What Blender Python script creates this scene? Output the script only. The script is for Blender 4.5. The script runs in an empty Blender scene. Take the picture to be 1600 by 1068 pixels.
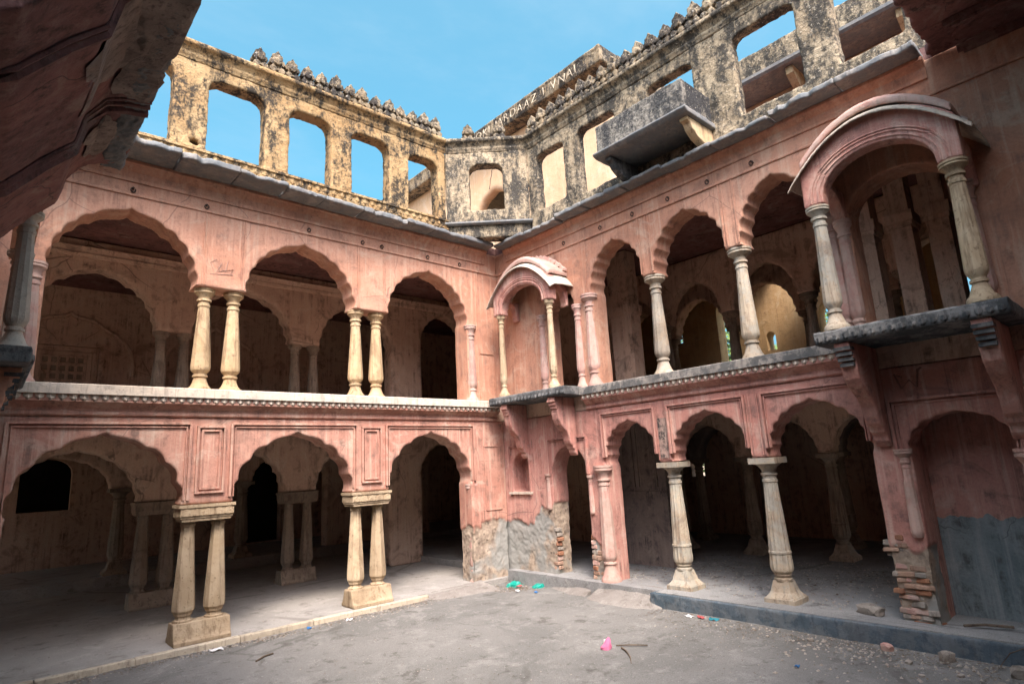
import bpy, bmesh, math, random
from mathutils import Vector, Matrix, noise
from mathutils.geometry import tessellate_polygon
R = math.radians
random.seed(7)
scn = bpy.context.scene
col = scn.collection

# ------------------------------------------------------------------ camera
cam_d = bpy.data.cameras.new('camera'); cam = bpy.data.objects.new('camera', cam_d); col.objects.link(cam)
cam_d.sensor_width = 36; cam_d.lens = 20.7576; cam_d.clip_start = .02; cam_d.clip_end = 3000
CR = Matrix(((0.7475891, 0.09825457, 0.65685355), (-0.6621095, 0.18793845, 0.72545858), (-0.05216842, -0.9772539, 0.20555602)))
cm = Matrix.Identity(4)
for i in range(3):
    cm[i][0] = CR[i][0]; cm[i][1] = -CR[i][1]; cm[i][2] = -CR[i][2]
cm[0][3], cm[1][3], cm[2][3] = 0, 0, 1.6
cam.matrix_world = cm
scn.camera = cam

# ------------------------------------------------------------------ light
SUN_EL, SUN_AZ = 53.0, 212.0          # azimuth of the sun seen from the court, clockwise from +Y
w = bpy.data.worlds.new('World'); scn.world = w; w.use_nodes = True
wn = w.node_tree; bg = wn.nodes['Background']
sky = wn.nodes.new('ShaderNodeTexSky'); sky.sky_type = 'NISHITA'; sky.sun_disc = False
sky.sun_elevation = R(SUN_EL); sky.sun_rotation = R(SUN_AZ)
sky.air_density = .62; sky.dust_density = 10.0; sky.ozone_density = 5.0
hs = wn.nodes.new('ShaderNodeHueSaturation'); hs.inputs['Value'].default_value = 1.14; hs.inputs['Hue'].default_value = .451; hs.inputs['Saturation'].default_value = 1.28
wn.links.new(sky.outputs[0], hs.inputs['Color'])
tc = wn.nodes.new('ShaderNodeTexCoord'); mpw = wn.nodes.new('ShaderNodeMapping'); mpw.inputs['Scale'].default_value = (1.0, 2.6, 4.5); mpw.inputs['Rotation'].default_value = (.3, .2, .5)
nzw = wn.nodes.new('ShaderNodeTexNoise'); nzw.inputs['Scale'].default_value = 2.2; nzw.inputs['Detail'].default_value = 6; nzw.inputs['Roughness'].default_value = .6
rgw = wn.nodes.new('ShaderNodeMapRange'); rgw.interpolation_type = 'SMOOTHSTEP'
for i_, v_ in zip((1, 2, 3, 4), (.48, .78, 0, .14)): rgw.inputs[i_].default_value = v_
mxw = wn.nodes.new('ShaderNodeMix'); mxw.data_type = 'RGBA'; mxw.inputs[7].default_value = (1.5, 1.9, 2.2, 1)
wn.links.new(tc.outputs['Generated'], mpw.inputs[0]); wn.links.new(mpw.outputs[0], nzw.inputs['Vector']); wn.links.new(nzw.outputs['Fac'], rgw.inputs[0])
wn.links.new(rgw.outputs[0], mxw.inputs[0]); wn.links.new(hs.outputs[0], mxw.inputs[6]); wn.links.new(mxw.outputs[2], bg.inputs[0]); bg.inputs[1].default_value = .15
sd = bpy.data.lights.new('sun', 'SUN'); so = bpy.data.objects.new('sun', sd); col.objects.link(so)
sd.energy = 1.0; sd.angle = R(14); sd.color = (1, .86, .68)
sdir = Vector((math.sin(R(SUN_AZ)) * math.cos(R(SUN_EL)), math.cos(R(SUN_AZ)) * math.cos(R(SUN_EL)), math.sin(R(SUN_EL))))
so.rotation_euler = sdir.to_track_quat('Z', 'Y').to_euler()
so.location = sdir * 60
vs = scn.view_settings
vs.view_transform = 'Standard'; vs.look = 'None'; vs.gamma = 1; vs.use_curve_mapping = False
vs.exposure = 1.74
scn.cycles.max_bounces = 6; scn.cycles.diffuse_bounces = 5; scn.cycles.glossy_bounces = 2
scn.cycles.adaptive_threshold = .04; scn.cycles.use_light_tree = False
scn.cycles.use_denoising = True

# ------------------------------------------------------------------ materials
class NT:
    def __init__(s, name):
        s.m = bpy.data.materials.new(name); s.m.use_nodes = True
        s.t = s.m.node_tree; s.p = s.t.nodes['Principled BSDF']
        s.p.inputs['Roughness'].default_value = .9
        s.p.inputs['Specular IOR Level'].default_value = .2
        s.pos = s.t.nodes.new('ShaderNodeNewGeometry').outputs['Position']
    def n(s, t): return s.t.nodes.new(t)
    def l(s, a, b): s.t.links.new(a, b)
    def mp(s, sc, rot=(0, 0, 0), vec=None):
        k = s.n('ShaderNodeMapping'); k.inputs['Scale'].default_value = sc; k.inputs['Rotation'].default_value = rot
        s.l(vec or s.pos, k.inputs['Vector']); return k.outputs[0]
    def noise(s, sc, det=5, ro=.6, vec=None, dist=0):
        k = s.n('ShaderNodeTexNoise'); k.inputs['Scale'].default_value = sc; k.inputs['Detail'].default_value = det
        k.inputs['Roughness'].default_value = ro; k.inputs['Distortion'].default_value = dist
        s.l(vec or s.pos, k.inputs['Vector']); return k.outputs['Fac']
    def vor(s, sc, feat='F1', vec=None):
        k = s.n('ShaderNodeTexVoronoi'); k.feature = feat; k.inputs['Scale'].default_value = sc
        s.l(vec or s.pos, k.inputs['Vector']); return k.outputs['Distance']
    def rng(s, f, a, b, c=0., d=1.):
        k = s.n('ShaderNodeMapRange'); k.interpolation_type = 'SMOOTHSTEP'
        for i, v in zip((1, 2, 3, 4), (a, b, c, d)): k.inputs[i].default_value = v
        s.l(f, k.inputs[0]); return k.outputs[0]
    def math(s, op, a, b=None):
        k = s.n('ShaderNodeMath'); k.operation = op
        for i, v in enumerate((a, b)):
            if v is None: continue
            if isinstance(v, (int, float)): k.inputs[i].default_value = v
            else: s.l(v, k.inputs[i])
        return k.outputs[0]
    def mix(s, f, a, b, bt='MIX'):
        k = s.n('ShaderNodeMix'); k.data_type = 'RGBA'; k.blend_type = bt
        for i, v in ((0, f), (6, a), (7, b)):
            if isinstance(v, (int, float)): k.inputs[i].default_value = v
            elif isinstance(v, tuple): k.inputs[i].default_value = (*v[:3], 1)
            else: s.l(v, k.inputs[i])
        return k.outputs[2]
    def attr(s, name):
        k = s.n('ShaderNodeAttribute'); k.attribute_name = name; return k.outputs['Fac']
    def bump(s, h, st=.4, d=.01, prev=None):
        k = s.n('ShaderNodeBump'); k.inputs['Strength'].default_value = st; k.inputs['Distance'].default_value = d
        s.l(h, k.inputs['Height'])
        if prev is not None: s.l(prev, k.inputs['Normal'])
        return k.outputs[0]
    def out(s, c, bumpn=None, rough=None):
        if isinstance(c, tuple): s.p.inputs['Base Color'].default_value = (*c, 1)
        else: s.l(c, s.p.inputs['Base Color'])
        if bumpn is not None: s.l(bumpn, s.p.inputs['Normal'])
        if rough is not None:
            if isinstance(rough, (int, float)): s.p.inputs['Roughness'].default_value = rough
            else: s.l(rough, s.p.inputs['Roughness'])
        return s.m

def plaster(name, c1, c2, streak, dirt, sa=.6, da=.5, damage=False):
    n = NT(name)
    big = n.noise(.9, 3, .62, dist=.6)
    c = n.mix(n.rng(big, .36, .66), c1, c2)
    patch = n.noise(2.7, 5, .7, dist=1.0)
    c = n.mix(n.math('MULTIPLY', n.rng(patch, .52, .66), .5), c, streak)
    st = n.noise(2.2, 4, .72, vec=n.mp((6, 6, .28)))
    c = n.mix(n.math('MULTIPLY', n.rng(st, .5, .70), sa), c, streak)
    md = n.noise(5.5, 6, .76)
    c = n.mix(n.math('MULTIPLY', n.math('MULTIPLY', n.rng(md, .44, .68), n.rng(st, .56, .40)), da), c, dirt)
    c = n.mix(n.math('MULTIPLY', n.rng(patch, .46, .36), da * .45), c, dirt)
    dr = n.noise(1.7, 4, .75, vec=n.mp((11, 11, .22), (0, 0, .4)))
    c = n.mix(n.math('MULTIPLY', n.math('MULTIPLY', n.rng(dr, .55, .70), n.rng(n.noise(.55, 2, .5), .5, .62)), da * .6), c, dirt)
    fine = n.noise(42, 3, .62)
    c = n.mix(n.math('MULTIPLY', n.rng(fine, .62, .74), .4), c, dirt)
    c = n.mix(n.rng(fine, .3, .62, .12, 0), c, (.02, .015, .012))
    cr = n.vor(1.15, 'DISTANCE_TO_EDGE', vec=n.mix(.22, n.pos, n.t.nodes.new('ShaderNodeTexNoise').outputs['Color']))
    crack = n.math('MULTIPLY', n.rng(cr, .0015, .006, 1, 0), n.rng(big, .52, .58))
    c = n.mix(n.math('MULTIPLY', crack, .6), c, dirt)
    h = n.math('ADD', md, n.math('MULTIPLY', fine, .3))
    b = n.bump(h, .6, .014)
    if damage:
        d = n.attr('damage')
        rub = n.noise(9, 5, .75)
        stone = n.mix(n.rng(rub, .35, .65), (.22, .17, .13), (.40, .32, .24))
        stone = n.mix(n.rng(n.vor(13), .05, .32, .7, 0), stone, (.08, .065, .05))
        stone = n.mix(n.rng(big, .47, .56), stone, (.27, .265, .24))
        c = n.mix(n.rng(d, .3, .5), c, stone)
    return n.out(c, b)

def stone(name, c1, c2, stain, amt=.5, sc=1., moss=None, mossamt=0.):
    n = NT(name)
    a = n.noise(4 * sc, 4, .68, dist=.5)
    c = n.mix(n.rng(a, .35, .68), c1, c2)
    st = n.noise(2.6, 3, .7, vec=n.mp((7, 7, .8)))
    c = n.mix(n.math('MULTIPLY', n.rng(st, .5, .7), amt), c, stain)
    sp = n.noise(26, 3, .7)
    c = n.mix(n.math('MULTIPLY', n.rng(sp, .56, .7), amt), c, stain)
    if moss:
        mm = n.noise(5.5, 6, .76)
        c = n.mix(n.math('MULTIPLY', n.rng(mm, .44, .56), mossamt), c, moss)
    oi = n.n('ShaderNodeObjectInfo').outputs['Random']
    c = n.mix(n.rng(oi, 0, 1, 0, .30), c, tuple(x * .55 for x in stain))
    pt = n.noise(1.7, 5, .72, dist=.8)
    c = n.mix(n.math('MULTIPLY', n.rng(pt, .5, .68), amt * .8), c, stain)
    h = n.math('ADD', a, n.math('MULTIPLY', sp, .6))
    return n.out(c, n.bump(h, .6, .014))

def weathered(name, pale, gold, dark, lo, hi, white=(.5, .45, .36)):
    n = NT(name)
    a = n.noise(1.6, 3, .65, dist=.7)
    c = n.mix(n.rng(a, .35, .65), pale, gold)
    v = n.noise(3.0, 4, .78, vec=n.mp((1.6, 1.6, .7)))
    f = n.noise(19, 4, .8)
    k = n.math('ADD', n.math('MULTIPLY', v, .62), n.math('MULTIPLY', f, .38))
    c = n.mix(n.rng(k, lo, hi), c, dark)
    w_ = n.noise(31, 3, .7)
    c = n.mix(n.math('MULTIPLY', n.rng(w_, .60, .68), .55), c, white)
    c = n.mix(n.math('MULTIPLY', n.rng(n.noise(48, 2, .7), .6, .7), .5), c, (.02, .018, .016))
    h = n.math('ADD', f, n.math('MULTIPLY', w_, .6))
    return n.out(c, n.bump(h, .8, .025))

M = {}
M['pink'] = plaster('pink_limewash', (.42, .205, .15), (.49, .27, .20), (.56, .42, .325), (.15, .10, .08), .75, .8, True)
M['rose'] = plaster('rose_limewash', (.42, .195, .155), (.49, .255, .205), (.56, .41, .33), (.13, .085, .075), .6, .8, True)
M['salmon'] = plaster('salmon_limewash', (.43, .21, .135), (.49, .265, .18), (.53, .39, .285), (.17, .105, .085), .5, .65, True)
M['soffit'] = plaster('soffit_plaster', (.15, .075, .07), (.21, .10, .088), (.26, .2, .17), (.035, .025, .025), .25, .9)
M['inner'] = plaster('inner_plaster', (.54, .375, .285), (.61, .44, .335), (.63, .51, .41), (.08, .055, .045), .35, .8)
M['dado'] = plaster('dado_blue', (.16, .20, .21), (.24, .275, .28), (.34, .35, .34), (.07, .075, .075), .6, .9)
M['cream'] = stone('cream_sandstone', (.43, .325, .205), (.52, .41, .275), (.17, .115, .07), .65)
M['gold'] = stone('golden_sandstone', (.44, .315, .175), (.51, .385, .235), (.17, .10, .06), .65)
M['grey'] = stone('grey_green_stone', (.40, .325, .235), (.48, .405, .305), (.17, .12, .085), .7, moss=(.33, .345, .31), mossamt=.5)
M['dusty'] = stone('dusty_stone', (.30, .235, .175), (.38, .305, .235), (.10, .07, .055), .6)
M['pinkstone'] = stone('pink_washed_stone', (.46, .25, .21), (.52, .33, .27), (.28, .2, .16), .6, moss=(.5, .4, .33), mossamt=.5)
M['sill'] = stone('sill_stone', (.56, .47, .37), (.62, .53, .43), (.22, .18, .15), .6, moss=(.38, .34, .29), mossamt=.4)
M['sill_dark'] = stone('lichen_sill_stone', (.33, .30, .265), (.40, .36, .31), (.10, .095, .09), .8, moss=(.085, .09, .09), mossamt=.85)
M['black'] = stone('black_lichen_stone', (.16, .16, .155), (.22, .215, .205), (.05, .05, .05), .8, moss=(.05, .055, .058), mossamt=.8)
M['slab'] = stone('eave_slab_stone', (.20, .19, .175), (.28, .265, .24), (.12, .12, .125), .8, moss=(.15, .17, .18), mossamt=.7)
M['slab_under'] = stone('eave_slab_pale', (.22, .18, .155), (.32, .27, .235), (.08, .06, .055), .7)
M['weather'] = weathered('weathered_gold', (.40, .28, .145), (.34, .215, .10), (.045, .037, .028), .45, .575, (.40, .32, .21))
M['weather_grey'] = weathered('weathered_grey', (.40, .325, .22), (.31, .245, .16), (.055, .05, .042), .40, .56)
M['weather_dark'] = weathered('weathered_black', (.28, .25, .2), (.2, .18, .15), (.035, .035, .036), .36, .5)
M['darkened'] = plaster('darkened_plaster', (.17, .135, .12), (.23, .18, .155), (.3, .24, .2), (.05, .045, .045), .4, .9)  # base darkened to offset sky glow on inner walls, dirt mottling over it
M['golden_lit'] = plaster('golden_lit_plaster', (.42, .27, .13), (.48, .33, .17), (.5, .4, .25), (.12, .08, .05), .3, .5)  # warm light of the rear bay tinted into the plaster colour
M['soot'] = plaster('sooty_plaster', (.30, .2, .165), (.38, .27, .22), (.5, .4, .33), (.035, .033, .032), .3, 1.6)
M['weather_mid'] = weathered('weathered_mid', (.27, .25, .21), (.2, .18, .15), (.05, .05, .05), .40, .56)
M['merlon'] = weathered('merlon_lime', (.32, .26, .175), (.24, .18, .11), (.045, .04, .035), .42, .56, (.55, .52, .45))
M['peach'] = plaster('peach_plaster', (.60, .40, .24), (.66, .47, .30), (.68, .55, .40), (.2, .13, .08), .3, .25)
M['brick'] = stone('old_brick', (.30, .13, .075), (.40, .20, .11), (.13, .08, .06), .5, 2.)
M['brickdust'] = stone('dusty_brick', (.36, .22, .15), (.44, .30, .22), (.18, .12, .09), .6, 2.)
M['rubble'] = stone('rubble_stone', (.30, .26, .215), (.40, .36, .31), (.12, .1, .08), .6, 2.)
M['plinth'] = stone('plinth_slate', (.085, .12, .145), (.125, .16, .19), (.05, .06, .07), .5, moss=(.25, .26, .26), mossamt=.45)
M['iron'] = stone('rusty_iron', (.05, .035, .03), (.09, .055, .04), (.02, .02, .02), .5)
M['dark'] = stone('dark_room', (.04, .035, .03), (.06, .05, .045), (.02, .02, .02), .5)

def floor_mat(name, c1, c2, c3, dirt):
    n = NT(name)
    a = n.noise(.55, 4, .66, dist=.9)
    c = n.mix(n.rng(a, .36, .64), c1, c2)
    b_ = n.noise(2.6, 6, .78, dist=.3)
    c = n.mix(n.math('MULTIPLY', n.rng(b_, .5, .66), .7), c, c3)
    d = n.noise(3.7, 6, .78)
    c = n.mix(n.math('MULTIPLY', n.rng(d, .53, .68), .65), c, dirt)
    sp = n.noise(55, 3, .6)
    c = n.mix(n.math('MULTIPLY', n.rng(sp, .62, .7), .5), c, dirt)
    sp2 = n.noise(33, 4, .6, vec=n.mp((1, 1, 1), (.2, .5, .9)))
    c = n.mix(n.math('MULTIPLY', n.rng(sp2, .64, .7), .4), c, (.55, .54, .52))
    gr = n.noise(140, 2, .6)
    c = n.mix(n.rng(gr, .35, .65, 0, .38), c, dirt)
    cr = n.vor(.55, 'DISTANCE_TO_EDGE', vec=n.mix(.3, n.pos, n.t.nodes.new('ShaderNodeTexNoise').outputs['Color']))
    crack = n.math('MULTIPLY', n.rng(cr, .003, .013, 1, 0), n.rng(n.noise(.5, 2), .48, .56))
    c = n.mix(n.math('MULTIPLY', crack, .45), c, dirt)
    h = n.math('ADD', n.math('ADD', d, n.math('MULTIPLY', sp, .5)), n.math('MULTIPLY', gr, .25))
    return n.out(c, n.bump(h, .8, .02), .88)
M['court'] = floor_mat('court_cement', (.17, .168, .157), (.225, .22, .205), (.30, .293, .272), (.07, .064, .055))
M['deck'] = floor_mat('gallery_floor', (.31, .295, .27), (.38, .36, .33), (.45, .425, .39), (.12, .105, .09))
M['deck_dirty'] = floor_mat('gallery_floor_dusty', (.25, .25, .245), (.33, .33, .32), (.4, .39, .37), (.07, .066, .06))
M['ramp'] = floor_mat('mortar_ramp', (.22, .20, .18), (.28, .26, .235), (.34, .32, .29), (.11, .095, .08))
M['edge'] = stone('platform_edge_stone', (.46, .40, .31), (.55, .47, .35), (.2, .16, .12), .6)

def plain(name, c, rough=.5, spec=.4, trans=0):
    n = NT(name); n.p.inputs['Specular IOR Level'].default_value = spec
    v = n.noise(30, 4, .6)
    n.out(n.mix(n.rng(v, .35, .65, 0, .35), c, tuple(x * .55 for x in c)), n.bump(v, .3, .004), rough)
    return n.m
M['green_bag'] = plain('green_plastic', (.005, .27, .21), .35)
M['pink_wrap'] = plain('pink_plastic', (.62, .17, .30), .35)
M['white_bit'] = plain('white_plastic', (.75, .75, .74), .5)
M['blue_bit'] = plain('blue_plastic', (.03, .16, .42), .4)
M['teal_bit'] = plain('teal_plastic', (.02, .2, .25), .4)
M['red_bit'] = plain('red_plastic', (.5, .1, .1), .4)
M['wood'] = stone('dry_wood', (.12, .09, .065), (.2, .15, .11), (.05, .04, .03), .5)
M['leaf'] = plain('leaf_green', (.10, .17, .03), .6)
M['paint'] = plain('chalk_paint', (.5, .43, .32), .9)
M['scratch'] = plain('brown_daub', (.24, .135, .11), .9)
M['scratch_pale'] = plain('grey_scratch', (.40, .24, .18), .9)

# ------------------------------------------------------------------ mesh helpers
FL = lambda u, z, w: (u, 7.13 - w, z)            # long wall with paired columns
FR = lambda u, z, w: (6.18 - w, u, z)            # wall with balconies
FW = lambda u, z, w: (-.35 + w, u, z)            # wall beside the camera
FS = lambda u, z, w: (u, -.5 + w, z)             # wall behind the camera
def FC(u, z, w):                                  # chamfered corner of the top storey
    d = Vector((1.0, -.88)).normalized(); nrm = Vector((-d.y * -1, -d.x))
    nrm = Vector((d.y, -d.x))
    if nrm.x + nrm.y > 0: nrm = -nrm
    p = Vector((5.2, 7.13)) + d * u + nrm * w
    return (p.x, p.y, z)

class MB:
    def __init__(s): s.v = []; s.f = []
    def prism(s, loop, w0, w1, F, holes=()):
        loops = [loop] + list(holes)
        tris = tessellate_polygon([[Vector((a, b, 0)) for a, b in lp] for lp in loops])
        flat = [p for lp in loops for p in lp]; o = len(s.v); n = len(flat)
        for p in flat: s.v.append(F(p[0], p[1], w0))
        for p in flat: s.v.append(F(p[0], p[1], w1))
        for t in tris:
            s.f.append([o + i for i in t]); s.f.append([o + n + i for i in reversed(t)])
        k = 0
        for lp in loops:
            m = len(lp)
            for i in range(m):
                j = (i + 1) % m
                s.f.append([o + k + i, o + k + j, o + n + k + j, o + n + k + i])
            k += m
        return s
    def sweep(s, prof, u0, u1, F):      # prof: closed (w, z) loop
        tris = tessellate_polygon([[Vector((a, b, 0)) for a, b in prof]])
        o = len(s.v); n = len(prof)
        for a, b in prof: s.v.append(F(u0, b, a))
        for a, b in prof: s.v.append(F(u1, b, a))
        for t in tris:
            s.f.append([o + i for i in t]); s.f.append([o + n + i for i in reversed(t)])
        for i in range(n):
            j = (i + 1) % n; s.f.append([o + i, o + j, o + n + j, o + n + i])
        return s
    def box(s, u0, u1, z0, z1, w0, w1, F): return s.sweep([(w0, z0), (w1, z0), (w1, z1), (w0, z1)], u0, u1, F)
    def frust(s, cx, cy, z0, z1, a0, b0, a1, b1):
        o = len(s.v)
        for z, a, b in ((z0, a0, b0), (z1, a1, b1)):
            for sx, sy in ((-1, -1), (1, -1), (1, 1), (-1, 1)): s.v.append((cx + sx * a, cy + sy * b, z))
        for i in range(4):
            j = (i + 1) % 4; s.f.append([o + i, o + j, o + 4 + j, o + 4 + i])
        s.f.append([o + 3, o + 2, o + 1, o]); s.f.append([o + 4, o + 5, o + 6, o + 7]); return s
    def lathe(s, cx, cy, prof, n=20, flute=0.):
        o = len(s.v); m = n * (2 if flute else 1)
        for q in prof:
            z, r = q[0], q[1]; fl = flute * (q[2] if len(q) > 2 else 1)
            for i in range(m):
                a = 2 * math.pi * (i + .5) / m
                rr = r * (1 - fl * (i % 2)) if flute else r
                s.v.append((cx + rr * math.cos(a), cy + rr * math.sin(a), z))
        for k in range(len(prof) - 1):
            for i in range(m):
                j = (i + 1) % m
                s.f.append([o + k * m + i, o + k * m + j, o + (k + 1) * m + j, o + (k + 1) * m + i])
        s.f.append([o + i for i in reversed(range(m))])
        s.f.append([o + (len(prof) - 1) * m + i for i in range(m)]); return s
    def tube(s, pts, r, n=6):
        o = len(s.v); pts = [Vector(p) for p in pts]
        for k, p in enumerate(pts):
            d = (pts[min(k + 1, len(pts) - 1)] - pts[max(k - 1, 0)]).normalized()
            a = d.orthogonal().normalized(); b = d.cross(a)
            rr = r[k] if isinstance(r, (list, tuple)) else r
            for i in range(n):
                t = 2 * math.pi * i / n; s.v.append(tuple(p + (a * math.cos(t) + b * math.sin(t)) * rr))
        for k in range(len(pts) - 1):
            for i in range(n):
                j = (i + 1) % n; s.f.append([o + k * n + i, o + k * n + j, o + (k + 1) * n + j, o + (k + 1) * n + i])
        s.f.append([o + i for i in reversed(range(n))]); s.f.append([o + (len(pts) - 1) * n + i for i in range(n)]); return s
    def mesh(s, name):
        me = bpy.data.meshes.new(name); me.from_pydata(s.v, [], s.f)
        bm = bmesh.new(); bm.from_mesh(me); bmesh.ops.recalc_face_normals(bm, faces=bm.faces); bm.to_mesh(me); bm.free()
        return me

def link(name, me, mat, parent=None, loc=None, rot=None):
    o = bpy.data.objects.new(name, me); col.objects.link(o)
    if me is not None and mat is not None and not me.materials: me.materials.append(M[mat] if isinstance(mat, str) else mat)
    if parent is not None: o.parent = parent
    if loc: o.location = loc
    if rot: o.rotation_euler = rot
    return o
def tag(o, label=None, cat=None, group=None, kind=None):
    if label: o['label'] = label
    if cat: o['category'] = cat
    if group: o['group'] = group
    if kind: o['kind'] = kind
    return o
def thing(name, label, cat, group=None, loc=(0, 0, 0)):
    o = bpy.data.objects.new(name, None); col.objects.link(o); o.location = loc
    return tag(o, label, cat, group)
def obj(name, mb, mat, parent=None, **kw): return link(name, mb.mesh(name), mat, parent, **kw)
def struct(name, mb, mat, parent=None):
    o = obj(name, mb, mat, parent)
    if parent is None: o['kind'] = 'structure'
    return o

def shade_smooth(me, ang=None):
    me.polygons.foreach_set('use_smooth', [True] * len(me.polygons)); me.update()
    if ang: me.set_sharp_from_angle(angle=R(ang))

def fbm(p, o=3): return noise.fractal(p, 1.0, 2.0, o)

def erode(me, voxel, amp=.004, freq=3., damage=None, fine=0.):
    """voxel-remesh a closed mesh, then wear its surface; damage(p) -> 0..1 bites the plaster away"""
    t = bpy.data.objects.new('tmp', me); col.objects.link(t)
    md = t.modifiers.new('r', 'REMESH'); md.mode = 'VOXEL'; md.voxel_size = voxel; md.use_smooth_shade = True
    dg = bpy.context.evaluated_depsgraph_get(); ev = t.evaluated_get(dg)
    nm = bpy.data.meshes.new_from_object(ev); nm.name = me.name
    bpy.data.objects.remove(t); bpy.data.meshes.remove(me)
    n = len(nm.vertices)
    nor = [0.] * (3 * n); nm.vertices.foreach_get('normal', nor)
    co = [0.] * (3 * n); nm.vertices.foreach_get('co', co)
    dm = [0.] * n
    for i in range(n):
        k = 3 * i; p = Vector(co[k:k + 3])
        d = amp * noise.noise(p * freq) + amp * .5 * noise.noise(p * freq * 3.1)
        if fine: d += fine * noise.noise(p * freq * 9.)
        if damage:
            q = damage(p)
            if q > 0:
                dm[i] = q
                e = min(1., max(0., (q - .3) / .15))
                d -= e * (.018 + .012 * noise.noise(p * 7) + .009 * noise.noise(p * 24))
        for a in range(3): co[k + a] += nor[k + a] * d
    nm.vertices.foreach_set('co', co)
    if damage:
        at = nm.attributes.new('damage', 'FLOAT', 'POINT'); at.data.foreach_set('value', dm)
    nm.update(); shade_smooth(nm)
    nm.materials.clear()
    return nm

# ------------------------------------------------------------------ arches
def arch(a0, a1, zs, za, n=3, b=.16, T=60):
    c, a, h = (a0 + a1) / 2, (a1 - a0) / 2, za - zs
    he = h * .905; E = lambda t: (-a * math.cos(t), he * math.sin(t))
    out = []; ts = [R(T) * (k / n) for k in range(n + 1)]
    for k in range(n):
        p, q = E(ts[k]), E(ts[k + 1]); L = math.hypot(q[0] - p[0], q[1] - p[1])
        nx, nz = -(q[1] - p[1]) / L, (q[0] - p[0]) / L
        for i in range(5):
            s = i / 5; bb = math.sin(math.pi * s) * L * b
            out.append((p[0] + (q[0] - p[0]) * s + nx * bb, p[1] + (q[1] - p[1]) * s + nz * bb))
    p = E(ts[n])
    P1 = (p[0] * .74, p[1] + (h - p[1]) * .80); P2 = (p[0] * .16, p[1] + (h - p[1]) * .45)
    for i in range(8):
        s = i / 7; m = 1 - s
        out.append(tuple(m ** 3 * p[j] + 3 * m * m * s * P1[j] + 3 * m * s * s * P2[j] + s ** 3 * (0, h)[j] for j in (0, 1)))
    half = [(c + x, zs + z) for x, z in out]
    return half + [(2 * c - x, z) for x, z in reversed(half[:-1])]
def plain_arch(a0, a1, zs, za, n=16):
    c, a, h = (a0 + a1) / 2, (a1 - a0) / 2, za - zs
    return [(c - a * math.cos(math.pi * i / n), zs + h * math.sin(math.pi * i / n) ** .9) for i in range(n + 1)]

def arcade_loop(u0, u1, zb, zt, bays):
    """bays ascending: dict(a,b,zs,za,solid_before, kind)"""
    L = [(u0, zt), (u0, zb)]
    prev_solid = True
    for i, y in enumerate(bays):
        c = (plain_arch if y.get('plain') else arch)(y['a'], y['b'], y['zs'], y['za'], **({} if y.get('plain') else {'n': y.get('n', 4), 'b': y.get('bb', .22)}))
        if y.get('solid', i == 0): L += [(y['a'], zb)] if L[-1] != (y['a'], zb) else []
        L += c
        nxt_solid = bays[i + 1].get('solid', False) if i + 1 < len(bays) else True
        if nxt_solid: L.append((y['b'], zb))
    L += [(u1, zb), (u1, zt)]
    return L

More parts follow.
